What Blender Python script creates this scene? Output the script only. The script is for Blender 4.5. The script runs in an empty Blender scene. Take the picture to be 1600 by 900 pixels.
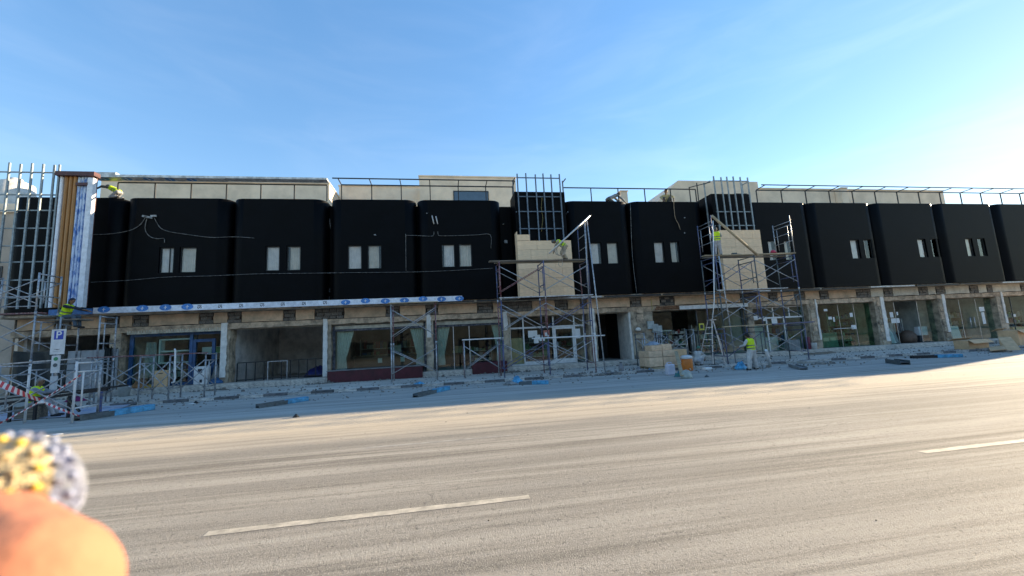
import bpy, bmesh, math, random
from mathutils import Vector, Matrix
random.seed(7)
S = bpy.context.scene
COL = S.collection

# ------------------------------------------------------------------ camera
CAM_H = 1.9
YAW, PITCH, ROLL, FPX = math.radians(9.92), math.radians(7.49), math.radians(-3.03), 636.33
def cam_axes():
    cy, sy, cp, sp = math.cos(YAW), math.sin(YAW), math.cos(PITCH), math.sin(PITCH)
    f = Vector((sy*cp, cy*cp, sp)); r = Vector((cy, -sy, 0)); u = r.cross(f)
    c, s = math.cos(ROLL), math.sin(ROLL)
    return r*c + u*s, u*c - r*s, f
CR, CU, CF = cam_axes()
CAM = Vector((0, 0, CAM_H))
cd = bpy.data.cameras.new('camera'); cam = bpy.data.objects.new('camera', cd); COL.objects.link(cam)
cam.matrix_world = Matrix(((CR.x, CU.x, -CF.x, 0), (CR.y, CU.y, -CF.y, 0), (CR.z, CU.z, -CF.z, CAM_H), (0, 0, 0, 1)))
cd.sensor_width = 36; cd.lens = FPX/1600*36; cd.clip_start = 0.005; cd.clip_end = 3000
cd.dof.use_dof = True; cd.dof.focus_distance = 25; cd.dof.aperture_fstop = 9
S.camera = cam

# ------------------------------------------------------------------ sky and sun
SUN_AZ, SUN_EL = math.radians(73), math.radians(15.9)       # azimuth clockwise from +Y
w = bpy.data.worlds.new('World'); S.world = w; w.use_nodes = True
nt = w.node_tree; bgn = nt.nodes['Background']
sky = nt.nodes.new('ShaderNodeTexSky'); sky.sky_type = 'NISHITA'; sky.sun_disc = False
sky.sun_elevation = SUN_EL; sky.sun_rotation = SUN_AZ
sky.altitude = 600; sky.air_density = 1.0; sky.dust_density = 0.06; sky.ozone_density = 1.6
hs = nt.nodes.new('ShaderNodeHueSaturation'); hs.inputs['Saturation'].default_value = 1.6; hs.inputs['Hue'].default_value = 0.512
gm_ = nt.nodes.new('ShaderNodeGamma'); gm_.inputs[1].default_value = 0.64; nt.links.new(sky.outputs[0], gm_.inputs[0]); nt.links.new(gm_.outputs[0], hs.inputs['Color']); nt.links.new(hs.outputs[0], bgn.inputs[0])
# thin cirrus veils all over the sky: slightly paler, slightly brighter streaks
tcw = nt.nodes.new('ShaderNodeTexCoord'); mpw = nt.nodes.new('ShaderNodeMapping'); mpw.inputs['Scale'].default_value = (1.6, 1.6, 7.0); mpw.inputs['Rotation'].default_value = (0.25, 0.1, 0.4)
cw = nt.nodes.new('ShaderNodeTexNoise'); cw.inputs['Scale'].default_value = 1.7; cw.inputs['Detail'].default_value = 6; cw.inputs['Roughness'].default_value = .55; cw.inputs['Distortion'].default_value = .6
nt.links.new(tcw.outputs['Generated'], mpw.inputs[0]); nt.links.new(mpw.outputs[0], cw.inputs[0])
for sock, a_, b2_ in (('Saturation', 1.66, 1.58), ('Value', .985, 1.02)):
    r_ = nt.nodes.new('ShaderNodeMapRange'); r_.interpolation_type = 'SMOOTHSTEP'; r_.inputs['From Min'].default_value = .38; r_.inputs['From Max'].default_value = .72
    r_.inputs['To Min'].default_value = a_; r_.inputs['To Max'].default_value = b2_; nt.links.new(cw.outputs['Fac'], r_.inputs[0]); nt.links.new(r_.outputs[0], hs.inputs[sock])
bgn.inputs[1].default_value = 0.15
sd = bpy.data.lights.new('sun', 'SUN'); sun = bpy.data.objects.new('sun', sd); COL.objects.link(sun)
sd.energy = 3.6; sd.angle = math.radians(0.55); sd.color = (1, 0.88, 0.71)
sdir = Vector((math.sin(SUN_AZ)*math.cos(SUN_EL), math.cos(SUN_AZ)*math.cos(SUN_EL), math.sin(SUN_EL)))
sun.rotation_euler = sdir.to_track_quat('Z', 'Y').to_euler(); sun.location = sdir*80
S.view_settings.view_transform = 'Standard'; S.view_settings.look = 'None'
S.view_settings.exposure = 2.0; S.view_settings.gamma = 1; S.view_settings.use_curve_mapping = False
S.view_settings.use_white_balance = True; S.view_settings.white_balance_temperature = 7900; S.view_settings.white_balance_tint = 10   # the camera's daylight-shade balance
S.render.engine = 'CYCLES'
S.cycles.max_bounces = 8; S.cycles.transparent_max_bounces = 16; S.cycles.caustics_reflective = False; S.cycles.caustics_refractive = False

# ------------------------------------------------------------------ helpers
def ray(px, py): return CR*((px-800)/FPX) - CU*((py-450)/FPX) + CF
def at(px, py, Y):                       # point where the sight line meets the upright plane y = Y
    d = ray(px, py); return CAM + d*(Y/d.y)
def gz(x): return 0.02 - 0.0055*x        # the street falls slightly to the right
def ground(px, py, up=0.0):
    d = ray(px, py); p = CAM.copy()
    t = (gz(0)+up-CAM_H)/d.z
    for _ in range(6): t = (gz(d.x*t)+up-CAM_H)/d.z
    return CAM + d*t
SW = 0.10                                # kerb step
def sz(x): return gz(x)+SW

MATS = {}
def M(name, col=(.5,.5,.5), rough=.7, var=.18, scale=4.0, bump=.15, bscale=40, metal=0.0, spec=.5, stretch=(1,1,1), col2=None, patch=.5, alpha=None, pos=False):
    """procedural surface: two-scale noise colour variation + fine relief"""
    if name in MATS: return MATS[name]
    m = bpy.data.materials.new(name); m.use_nodes = True; n = m.node_tree.nodes; L = m.node_tree.links
    b = n['Principled BSDF']; b.inputs['Roughness'].default_value = rough; b.inputs['Metallic'].default_value = metal
    b.inputs['Specular IOR Level'].default_value = spec
    tc = n.new('ShaderNodeTexCoord'); mp = n.new('ShaderNodeMapping'); mp.inputs['Scale'].default_value = stretch
    if pos:
        g = n.new('ShaderNodeNewGeometry'); L.new(g.outputs['Position'], mp.inputs[0])
    else: L.new(tc.outputs['Object'], mp.inputs[0])
    oi = n.new('ShaderNodeObjectInfo')
    n1 = n.new('ShaderNodeTexNoise'); n1.inputs['Scale'].default_value = scale; n1.inputs['Detail'].default_value = 6; n1.inputs['Roughness'].default_value = .65
    L.new(mp.outputs[0], n1.inputs[0])
    rp = n.new('ShaderNodeValToRGB')
    c2 = col2 or tuple(max(0, c*(1-2.2*var)) for c in col)
    rp.color_ramp.elements[0].position = .5-.28*patch-.02; rp.color_ramp.elements[1].position = .5+.22*patch
    rp.color_ramp.elements[0].color = (*c2, 1); rp.color_ramp.elements[1].color = (*col, 1)
    L.new(n1.outputs['Fac'], rp.inputs[0])
    hv = n.new('ShaderNodeHueSaturation'); mr = n.new('ShaderNodeMapRange')
    mr.inputs['To Min'].default_value = 1-var*.6; mr.inputs['To Max'].default_value = 1+var*.4
    L.new(oi.outputs['Random'], mr.inputs[0]); L.new(mr.outputs[0], hv.inputs['Value']); L.new(rp.outputs[0], hv.inputs['Color'])
    L.new(hv.outputs[0], b.inputs['Base Color'])
    if bump:
        n2 = n.new('ShaderNodeTexNoise'); n2.inputs['Scale'].default_value = bscale; n2.inputs['Detail'].default_value = 4
        L.new(mp.outputs[0], n2.inputs[0])
        bp = n.new('ShaderNodeBump'); bp.inputs['Strength'].default_value = bump; bp.inputs['Distance'].default_value = .02
        L.new(n2.outputs['Fac'], bp.inputs['Height']); L.new(bp.outputs[0], b.inputs['Normal'])
    MATS[name] = m; return m
def glass(name, tint=(.95,.96,.96), refl=1.0, rough=.02):
    if name in MATS: return MATS[name]
    m = bpy.data.materials.new(name); m.use_nodes = True; n = m.node_tree.nodes; L = m.node_tree.links
    n.remove(n['Principled BSDF']); out = n['Material Output']
    tr = n.new('ShaderNodeBsdfTransparent'); tr.inputs[0].default_value = (*tint, 1)
    gl = n.new('ShaderNodeBsdfGlossy'); gl.inputs['Roughness'].default_value = rough; gl.inputs['Color'].default_value = (.9,.95,.95,1)
    fr = n.new('ShaderNodeFresnel'); fr.inputs['IOR'].default_value = 1.52
    mu = n.new('ShaderNodeMath'); mu.operation = 'MULTIPLY'; mu.inputs[1].default_value = 1.3*refl; mu.use_clamp = True
    gb = n.new('ShaderNodeNewGeometry'); inv = n.new('ShaderNodeMath'); inv.operation = 'SUBTRACT'; inv.inputs[0].default_value = 1; L.new(gb.outputs['Backfacing'], inv.inputs[1])
    m2 = n.new('ShaderNodeMath'); m2.operation = 'MULTIPLY'; L.new(inv.outputs[0], m2.inputs[1])
    tcn = n.new('ShaderNodeTexCoord'); nz = n.new('ShaderNodeTexNoise'); nz.inputs['Scale'].default_value = .6
    bp = n.new('ShaderNodeBump'); bp.inputs['Strength'].default_value = .012; bp.inputs['Distance'].default_value = .3
    L.new(tcn.outputs['Object'], nz.inputs[0]); L.new(nz.outputs[0], bp.inputs['Height']); L.new(bp.outputs[0], gl.inputs['Normal'])
    mx = n.new('ShaderNodeMixShader'); L.new(fr.outputs[0], mu.inputs[0]); L.new(mu.outputs[0], m2.inputs[0]); L.new(m2.outputs[0], mx.inputs[0])
    L.new(tr.outputs[0], mx.inputs[1]); L.new(gl.outputs[0], mx.inputs[2]); L.new(mx.outputs[0], out.inputs[0])
    MATS[name] = m; return m

ORG = {}
def tag(o, label=None, cat=None, group=None, kind=None):
    if label: o['label'] = label
    if cat: o['category'] = cat
    if group: o['group'] = group
    if kind: o['kind'] = kind
    return o
def thing(name, label, cat, loc, group=None):
    o = bpy.data.objects.new(name, None); COL.objects.link(o); o.location = loc; o.empty_display_size = .2
    ORG[o.name] = Vector(loc); return tag(o, label, cat, group)
class MB:
    def __init__(s): s.v = []; s.f = []; s.smooth = set()
    def add(s, vs, fs, smooth=False):
        b = len(s.v); s.v += [Vector(v) for v in vs]
        for f in fs:
            if smooth: s.smooth.add(len(s.f))
            s.f.append([b+i for i in f])
        return s
    def box(s, x0, x1, y0, y1, z0, z1):
        vs = [(x,y,z) for x in (x0,x1) for y in (y0,y1) for z in (z0,z1)]
        return s.add(vs, [(0,1,3,2),(4,6,7,5),(0,4,5,1),(2,3,7,6),(0,2,6,4),(1,5,7,3)])
    def obox(s, c, size, rz=0, rx=0, ry=0):
        R = Matrix.Rotation(rz,3,'Z') @ Matrix.Rotation(ry,3,'Y') @ Matrix.Rotation(rx,3,'X'); c = Vector(c)
        hx,hy,hz = [q/2 for q in size]
        vs = [c + R@Vector((x,y,z)) for x in (-hx,hx) for y in (-hy,hy) for z in (-hz,hz)]
        return s.add(vs, [(0,1,3,2),(4,6,7,5),(0,4,5,1),(2,3,7,6),(0,2,6,4),(1,5,7,3)])
    def beam(s, a, b, w, h):                 # square bar between two points
        a, b = Vector(a), Vector(b); d = (b-a).normalized(); up = Vector((0,0,1)) if abs(d.z) < .95 else Vector((0,1,0))
        x = d.cross(up).normalized(); y = x.cross(d)
        vs = [p + x*i*w/2 + y*j*h/2 for p in (a,b) for i,j in ((-1,-1),(1,-1),(1,1),(-1,1))]
        return s.add(vs, [(3,2,1,0),(4,5,6,7),(0,1,5,4),(1,2,6,5),(2,3,7,6),(3,0,4,7)])
    def tube(s, path, r, n=8, r2=None):
        path = [Vector(p) for p in path]; rings = []; k = len(path)
        prev = None
        for i, p in enumerate(path):
            d = (path[min(i+1,k-1)] - path[max(i-1,0)]).normalized()
            if prev is None:
                up = Vector((0,0,1)) if abs(d.z) < .9 else Vector((0,1,0)); x = d.cross(up).normalized()
            else: x = (prev - d*prev.dot(d)).normalized()
            prev = x; y = d.cross(x); rr = r if r2 is None else r+(r2-r)*i/(k-1)
            rings.append([p + (x*math.cos(2*math.pi*j/n) + y*math.sin(2*math.pi*j/n))*rr for j in range(n)])
        vs = [q for ring in rings for q in ring]
        fs = [(i*n+j, i*n+(j+1)%n, (i+1)*n+(j+1)%n, (i+1)*n+j) for i in range(k-1) for j in range(n)]
        s.add(vs, fs, True)
        b = len(s.v)-len(vs)
        s.f.append([b+j for j in reversed(range(n))]); s.f.append([b+(k-1)*n+j for j in range(n)])
        return s
    def lathe(s, c, prof, n=16, squash=1.0):     # prof: (radius, z)
        c = Vector(c); vs = [c+Vector((r*math.cos(2*math.pi*j/n), r*squash*math.sin(2*math.pi*j/n), z)) for r,z in prof for j in range(n)]
        k = len(prof); fs = [(i*n+j, i*n+(j+1)%n, (i+1)*n+(j+1)%n, (i+1)*n+j) for i in range(k-1) for j in range(n)]
        s.add(vs, fs, True); b = len(s.v)-len(vs)
        s.f.append([b+j for j in reversed(range(n))]); s.f.append([b+(k-1)*n+j for j in range(n)]); return s
    def prism(s, poly, y0, y1):                 # poly: (x,z) outline anticlockwise seen from the camera side, thickened in y
        n = len(poly); vs = [(x,y0,z) for x,z in poly] + [(x,y1,z) for x,z in poly]
        fs = [list(range(n)), [n+i for i in reversed(range(n))]] + [(j, i, n+i, n+j) for i in range(n) for j in ((i+1)%n,)]
        return s.add(vs, fs)
    def slab(s, poly, z0, z1):                  # poly: (x,y)
        n = len(poly); vs = [(x,y,z0) for x,y in poly] + [(x,y,z1) for x,y in poly]
        fs = [list(reversed(range(n))), [n+i for i in range(n)]] + [(i, (i+1)%n, n+(i+1)%n, n+i) for i in range(n)]
        return s.add(vs, fs)
    def capsule(s, a, ra, b, rb, n=12):
        a, b = Vector(a), Vector(b); d = b-a
        L = d.length; d = d/L if L > 1e-6 else Vector((0,0,1))
        up = Vector((0,0,1)) if abs(d.z) < .9 else Vector((0,1,0)); x = d.cross(up).normalized(); y = d.cross(x)
        prof = [(-math.cos(t), math.sin(t), 0) for t in [i*math.pi/2/4 for i in range(1,5)]] + [(math.sin(t), math.cos(t), 1) for t in [i*math.pi/2/4 for i in range(0,4)]]
        vs = [a - d*ra]
        for h, q, e in prof:
            p, r = (a, ra) if e == 0 else (b, rb)
            for j in range(n): vs.append(p + d*h*r + (x*math.cos(2*math.pi*j/n)+y*math.sin(2*math.pi*j/n))*q*r)
        vs.append(b + d*rb); m = len(prof); fs = [(0, 1+(j+1)%n, 1+j) for j in range(n)]
        for i in range(m-1): fs += [(1+i*n+j, 1+i*n+(j+1)%n, 1+(i+1)*n+(j+1)%n, 1+(i+1)*n+j) for j in range(n)]
        fs += [(1+(m-1)*n+j, 1+(m-1)*n+(j+1)%n, 1+m*n) for j in range(n)]
        return s.add(vs, fs, True)
    def mesh(s, name, org=Vector((0,0,0))):
        me = bpy.data.meshes.new(name); me.from_pydata([tuple(v-org) for v in s.v], [], s.f)
        for i in s.smooth: me.polygons[i].use_smooth = True
        bm = bmesh.new(); bm.from_mesh(me); bmesh.ops.recalc_face_normals(bm, faces=bm.faces); bm.to_mesh(me); bm.free()
        me.update(); return me
    def build(s, name, mat, parent=None, bevel=0, label=None):
        if parent is not None: org = ORG[parent.name]
        else:
            xs = [v.x for v in s.v]; ys = [v.y for v in s.v]; org = Vector(((min(xs)+max(xs))/2, (min(ys)+max(ys))/2, min(v.z for v in s.v)))
        o = bpy.data.objects.new(name, s.mesh(name, org)); COL.objects.link(o); o.data.materials.append(mat)
        if parent is not None: o.parent = parent
        else: o.location = org
        ORG[o.name] = org
        if bevel:
            bm = bmesh.new(); bm.from_mesh(o.data)
            bmesh.ops.bevel(bm, geom=bm.edges[:], offset=bevel, segments=1, affect='EDGES'); bm.to_mesh(o.data); bm.free()
        if label: o['label'] = label
        return o
def inst(name, mesh, parent, loc, scale=(1,1,1), rz=0, rx=0, ry=0):
    o = bpy.data.objects.new(name, mesh); COL.objects.link(o)
    base = ORG[parent.name] if parent is not None else Vector((0,0,0))
    o.location = Vector(loc)-base; o.scale = scale; o.rotation_euler = (rx, ry, rz)
    if parent is not None: o.parent = parent
    ORG[o.name] = base
    return o
def unit_box(name, mat, bevel=.02):
    b = MB().box(-.5,.5,-.5,.5,-.5,.5); me = b.mesh(name)
    bm = bmesh.new(); bm.from_mesh(me); bmesh.ops.bevel(bm, geom=bm.edges[:], offset=bevel, segments=1, affect='EDGES'); bm.to_mesh(me); bm.free()
    me.materials.append(mat); return me
def text_mesh(txt, size, name):
    cu = bpy.data.curves.new(name, 'FONT'); cu.body = txt; cu.size = size; cu.align_x = 'CENTER'; cu.align_y = 'CENTER'; cu.extrude = .002; cu.offset = size*.012
    o = bpy.data.objects.new(name, cu); COL.objects.link(o)
    me = bpy.data.meshes.new_from_object(o.evaluated_get(bpy.context.evaluated_depsgraph_get())); bpy.data.objects.remove(o); bpy.data.curves.remove(cu)
    return me
def fused(mb, voxel, smooth=5):                 # union of overlapping solids as ONE continuous skin
    me = mb.mesh('tmp'); o = bpy.data.objects.new('tmp', me); COL.objects.link(o)
    r = o.modifiers.new('r', 'REMESH'); r.mode = 'VOXEL'; r.voxel_size = voxel; r.use_smooth_shade = True
    if smooth: k = o.modifiers.new('s', 'SMOOTH'); k.factor = .5; k.iterations = smooth
    res = bpy.data.meshes.new_from_object(o.evaluated_get(bpy.context.evaluated_depsgraph_get())); bpy.data.objects.remove(o); bpy.data.meshes.remove(me)
    for p in res.polygons: p.use_smooth = True
    return res
def link_mesh(name, me, mat, parent):
    me.transform(Matrix.Translation(-ORG[parent.name]))
    o = bpy.data.objects.new(name, me); COL.objects.link(o); me.materials.clear(); me.materials.append(mat); o.parent = parent; ORG[o.name] = ORG[parent.name]
    return o

# ------------------------------------------------------------------ palette
black = M('black_coating', (.0010,.0014,.0026), .5, .3, 1.3, .4, 26, spec=.09)
blackm = M('black_steel', (.015,.015,.017), .5, .2)
beige = M('beige_render', (.88,.70,.53), .9, .10, .8, .12, 60)
fascia_m = M('fascia_plaster', (.70,.48,.32), .9, .25, 1.6, .35, 24, col2=(.42,.31,.21))
beam_m = M('beam_plaster', (.66,.48,.33), .9, .3, 3, .7, 16, col2=(.24,.18,.13), pos=True)
raw = M('raw_wall', (.54,.43,.31), .95, .3, 2.5, .8, 14, col2=(.16,.13,.10), pos=True)
plaster = M('white_plaster', (.84,.80,.73), .85, .12, 3, .35, 30, pos=True)
blockm = M('concrete_block', (.25,.22,.19), .95, .35, 6, .8, 26)
mortar = M('mortar_dark', (.11,.095,.08), .95, .3, 6, .8, 26)
concrete = M('concrete', (.46,.44,.40), .9, .2, 2, .3, 30)
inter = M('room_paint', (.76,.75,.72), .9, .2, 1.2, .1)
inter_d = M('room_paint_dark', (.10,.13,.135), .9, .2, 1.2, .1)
tile_m = M('step_tile', (.68,.62,.54), .7, .25, 4, .2, 40)
stone = M('sandstone', (.95,.66,.42), .85, .09, 3.5, .25, 70, stretch=(1,1,3))
galv = M('galvanised_tube', (.52,.53,.54), .45, .25, 9, .1, 60, metal=.55)
bluet = M('blue_painted_tube', (.055,.085,.22), .5, .3, 14, .15, 60, col2=(.16,.15,.16), patch=.3)
redt = M('maroon_painted_tube', (.16,.03,.045), .55, .3, 14, .15, 60, col2=(.3,.22,.2), patch=.3)
grid_m = M('grey_primer_steel', (.30,.36,.38), .5, .2, 6, .1, 50, metal=.2)
gridblue = M('blue_grey_primer_steel', (.13,.18,.23), .5, .2, 6, .1, 50, metal=.2)
wood = M('planed_timber', (.50,.38,.24), .8, .25, 3, .3, 30, stretch=(.4,6,6))
dkwood = M('weathered_timber', (.30,.25,.19), .85, .3, 3, .4, 30, stretch=(.4,6,6))
card = M('cardboard', (.72,.46,.26), .9, .12, 3, .1, 60)
maroon = M('maroon_panel', (.105,.012,.022), .45, .2, 2, .05)
bluef = M('blue_frame_paint', (.015,.10,.24), .4, .2, 4, .05)
whitef = M('white_frame_paint', (.74,.74,.72), .45, .1, 4, .05)
alu = M('aluminium', (.62,.62,.61), .4, .12, 8, .05, metal=.6)
curtain = M('curtain_cloth', (.74,.67,.61), .9, .1, 3, .1, 60)
curtain2 = M('cream_blind', (.66,.57,.46), .9, .1, 3, .1, 60)
paper = M('white_paper', (.80,.80,.77), .8, .05, 3, 0)
film = M('protective_film', (.78,.82,.88), .35, .12, 5, .3, 18)
emblem_m = M('blue_print', (.03,.24,.62), .4, .2, 8, .1)
ink = M('black_print', (.03,.03,.04), .5, .1)
darkwin = M('window_frame_dark', (.02,.022,.025), .4, .2)
pane = glass('window_glass'); shopglass = glass('shop_glass', (.78,.89,.86), 1.0); greenglass = glass('green_shop_glass', (.60,.80,.70), 1.0)
hiviz = M('hi_vis_fabric', (.66,.92,.02), .75, .12, 7, .15, 30)
bluewrap = M('blue_film_wrap', (.05,.42,.68), .35, .25, 6, .4, 18)
steel_d = M('dark_grey_channel', (.10,.13,.14), .5, .25, 6, .1)
tarp = M('dark_green_tarp', (.022,.035,.036), .6, .35, 3, .5, 6)
# ================================================================== GROUND
def road_material():
    m = bpy.data.materials.new('dusty_asphalt'); m.use_nodes = True; n = m.node_tree.nodes; L = m.node_tree.links
    b = n['Principled BSDF']; b.inputs['Roughness'].default_value = .85; b.inputs['Specular IOR Level'].default_value = .16
    g = n.new('ShaderNodeNewGeometry'); sx = n.new('ShaderNodeSeparateXYZ'); L.new(g.outputs['Position'], sx.inputs[0])
    def noise(scale, st=(1,1,1), det=6, rough=.6):
        mp = n.new('ShaderNodeMapping'); mp.inputs['Scale'].default_value = st; L.new(g.outputs['Position'], mp.inputs[0])
        k = n.new('ShaderNodeTexNoise'); k.inputs['Scale'].default_value = scale; k.inputs['Detail'].default_value = det; k.inputs['Roughness'].default_value = rough
        L.new(mp.outputs[0], k.inputs[0]); return k.outputs['Fac']
    def math_(op, a, b_=None, clamp=False):
        k = n.new('ShaderNodeMath'); k.operation = op; k.use_clamp = clamp
        for i, q in enumerate((a, b_)):
            if q is None: continue
            if isinstance(q, (int, float)): k.inputs[i].default_value = q
            else: L.new(q, k.inputs[i])
        return k.outputs[0]
    def rng(v, a, b_, lo=0, hi=1):
        k = n.new('ShaderNodeMapRange'); k.interpolation_type = 'SMOOTHSTEP'; L.new(v, k.inputs[0])
        for i, q in zip((1,2,3,4), (a, b_, lo, hi)): k.inputs[i].default_value = q
        return k.outputs[0]
    def mix(f, a, b_):
        k = n.new('ShaderNodeMix'); k.data_type = 'RGBA'; L.new(f, k.inputs[0])
        for i, q in ((6, a), (7, b_)):
            if isinstance(q, tuple): k.inputs[i].default_value = (*q, 1)
            else: L.new(q, k.inputs[i])
        return k.outputs[2]
    streak = noise(1.0, (.07, 2.2, 1), 8, .72); streak2 = noise(1.0, (.05, .7, 1), 5, .6); big = noise(.35, (.5, 1, 1), 5); grit = noise(58, (1,1,1), 3, .85); agg = noise(19, (1,1,1), 5, .85)
    col = mix(rng(streak, .36, .62), (.165,.150,.127), (.40,.368,.315))
    col = mix(rng(streak2, .40, .60, 0, .7), col, (.25,.231,.2))
    col = mix(rng(grit, .53, .66, 0, .8), col, (.43,.405,.36))
    col = mix(rng(agg, .34, .46, .8, 0), col, (.11,.105,.095))
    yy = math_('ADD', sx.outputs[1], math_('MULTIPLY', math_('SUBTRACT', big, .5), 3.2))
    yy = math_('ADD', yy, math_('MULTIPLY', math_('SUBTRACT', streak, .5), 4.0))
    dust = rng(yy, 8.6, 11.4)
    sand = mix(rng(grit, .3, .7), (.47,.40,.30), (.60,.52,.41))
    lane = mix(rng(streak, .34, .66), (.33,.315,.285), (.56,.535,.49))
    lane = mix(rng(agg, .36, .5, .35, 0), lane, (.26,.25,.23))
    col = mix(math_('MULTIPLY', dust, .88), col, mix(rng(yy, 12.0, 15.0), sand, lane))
    # tyre marks and cracks
    wv = n.new('ShaderNodeTexVoronoi'); wv.feature = 'DISTANCE_TO_EDGE'; wv.inputs['Scale'].default_value = .28
    mp = n.new('ShaderNodeMapping'); mp.inputs['Scale'].default_value = (.55, 1.3, 1)
    dn = n.new('ShaderNodeTexNoise'); dn.inputs['Scale'].default_value = 1.4; dn.inputs['Detail'].default_value = 5
    va = n.new('ShaderNodeVectorMath'); va.operation = 'ADD'; vs = n.new('ShaderNodeVectorMath'); vs.operation = 'SCALE'; vs.inputs['Scale'].default_value = .9
    L.new(g.outputs['Position'], dn.inputs[0]); L.new(dn.outputs['Color'], vs.inputs[0]); L.new(g.outputs['Position'], va.inputs[0]); L.new(vs.outputs[0], va.inputs[1])
    L.new(va.outputs[0], mp.inputs[0]); L.new(mp.outputs[0], wv.inputs[0])
    crack = math_('MULTIPLY', rng(wv.outputs['Distance'], .007, .001), rng(big, .50, .60))
    col = mix(math_('MULTIPLY', crack, .28), col, (.05,.048,.045))
    tm = noise(1.0, (.03, 3.1, 1), 3, .5)
    col = mix(math_('MULTIPLY', rng(tm, .60, .70, 0, .45), rng(noise(.2, (.4,1,1)), .42, .6)), col, (.065,.063,.06))
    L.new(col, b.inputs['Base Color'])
    bp = n.new('ShaderNodeBump'); bp.inputs['Strength'].default_value = .8; bp.inputs['Distance'].default_value = .014
    L.new(math_('ADD', grit, math_('MULTIPLY', agg, .7)), bp.inputs['Height']); L.new(bp.outputs[0], b.inputs['Normal'])
    return m
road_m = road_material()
earth = M('dusty_earth', (.20,.165,.12), .95, .2, .4, .3, 10, pos=True)
def sheet(name, x0, x1, y0, y1, up, mat, nx=1):
    mb = MB(); xs = [x0+(x1-x0)*i/nx for i in range(nx+1)]
    vs = [(x, y, gz(x)+up) for x in xs for y in (y0, y1)]
    mb.add(vs, [(2*i, 2*i+2, 2*i+3, 2*i+1) for i in range(nx)])
    o = bpy.data.objects.new(name, mb.mesh(name)); COL.objects.link(o); o.data.materials.append(mat); tag(o, kind='structure'); ORG[o.name] = Vector((0,0,0)); return o
sheet('ground', -700, 700, -700, 700, -.05, earth)
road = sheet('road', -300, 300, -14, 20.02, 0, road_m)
pave_m = M('dusty_pavement', (.62,.57,.50), .9, .16, .9, .25, 40, pos=True, col2=(.42,.39,.345), stretch=(.35,1,1))
mb = MB(); x0, x1 = -60, 60
mb.add([(x, y, gz(x)+z) for x in (x0,x1) for y,z in ((20.17,SW-.006),(25.2,SW+.01),(25.2,-.1),(20.17,-.1))], [(0,4,5,1),(3,7,4,0),(1,5,6,2)])
walk = bpy.data.objects.new('pavement', mb.mesh('pavement')); COL.objects.link(walk); walk.data.materials.append(pave_m); tag(walk, kind='structure'); ORG[walk.name] = Vector((0,0,0))
kerb_l = M('kerb_pale', (.66,.62,.56), .9, .3, 5, .4, 30); kerb_d = M('kerb_dark', (.08,.08,.085), .9, .4, 5, .4, 30, col2=(.22,.21,.2), patch=.5)
km = [unit_box('kerb_stone', kerb_l, .05), unit_box('kerb_stone', kerb_d, .05)]
for i in range(76):
    x = -26+i*.98
    inst('kerb_stone', km[1 if i % 2 else 0], walk, (x, 20.08+random.uniform(-.012,.012), gz(x)+.02+random.uniform(-.015,.01)), (.96,.19,.2), rz=random.uniform(-.012,.012), ry=.0055)
# road markings (worn thermoplastic) as real sheets
mark = M('worn_road_paint', (.56,.50,.40), .8, .25, 6, .3, 60, col2=(.25,.225,.18), patch=.75, pos=True)
def strip_mark(x0, x1, yc, wd, up=.004):
    mb = MB(); n = 24; vs = []
    for i in range(n+1):
        x = x0+(x1-x0)*i/n; j = random.uniform(-.008,.008)
        vs += [(x, yc-wd/2+j, gz(x)+up), (x, yc+wd/2+random.uniform(-.008,.008), gz(x)+up)]
    mb.add(vs, [(2*i, 2*i+2, 2*i+3, 2*i+1) for i in range(n)])
    o = mb.build('lane_dash', mark, road); return o
for k in range(-4, 5): strip_mark(-2.56+9.4*k, .98+9.4*k, 5.16-.008*k, .125)
mark2 = M('faded_road_paint', (.36,.335,.29), .8, .3, 5, .3, 60, col2=(.19,.18,.16), patch=.7, pos=True)
m0 = mark; mark = mark2
for k in (-1, 0): strip_mark(-1.5+9.4*k, 1.5+9.4*k, 8.5-.02*k, .10)
mark = m0

# ================================================================== THE BLACK BUILDING
FY, GY = 24.0, 25.0                    # front of the bays, ground floor wall line
B = thing('commercial_building', 'long two-storey shop row with rounded black upper bays and stripped ground floor', 'building', (0, 25, 0))
Z0, Z1 = 4.5, 10.6
bays = [(-21.7,-16.60),(-16.54,-11.40),(-11.34,-6.44),(-6.2,-1.38),(-1.30,3.75),(7.85,12.2),(12.28,17.6),(20.85,25.83),(25.8,31.33),(31.3,37.13),(37.05,42.78),(42.75,48.4),(48.4,54)]
WZ0, WZ1 = 6.47, 7.86
wins = {1:[(-14.73,-14.03),(-13.76,-12.97)],2:[(-9.53,-8.82),(-8.45,-7.73)],3:[(-5.22,-4.46),(-4.13,-3.37)],4:[(.09,.84),(1.11,1.86)],5:[(9.36,10.11),(10.49,11.23)],6:[(13.73,14.43),(14.88,15.52)],
        7:[(22.2,22.95),(23.45,24.2)],8:[(28.9,29.65),(30.05,30.8)],9:[(34.8,35.55),(36.0,36.75)],10:[(39.25,39.95),(40.4,41.15)],11:[(45.2,45.9),(46.3,47.0)]}
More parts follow.
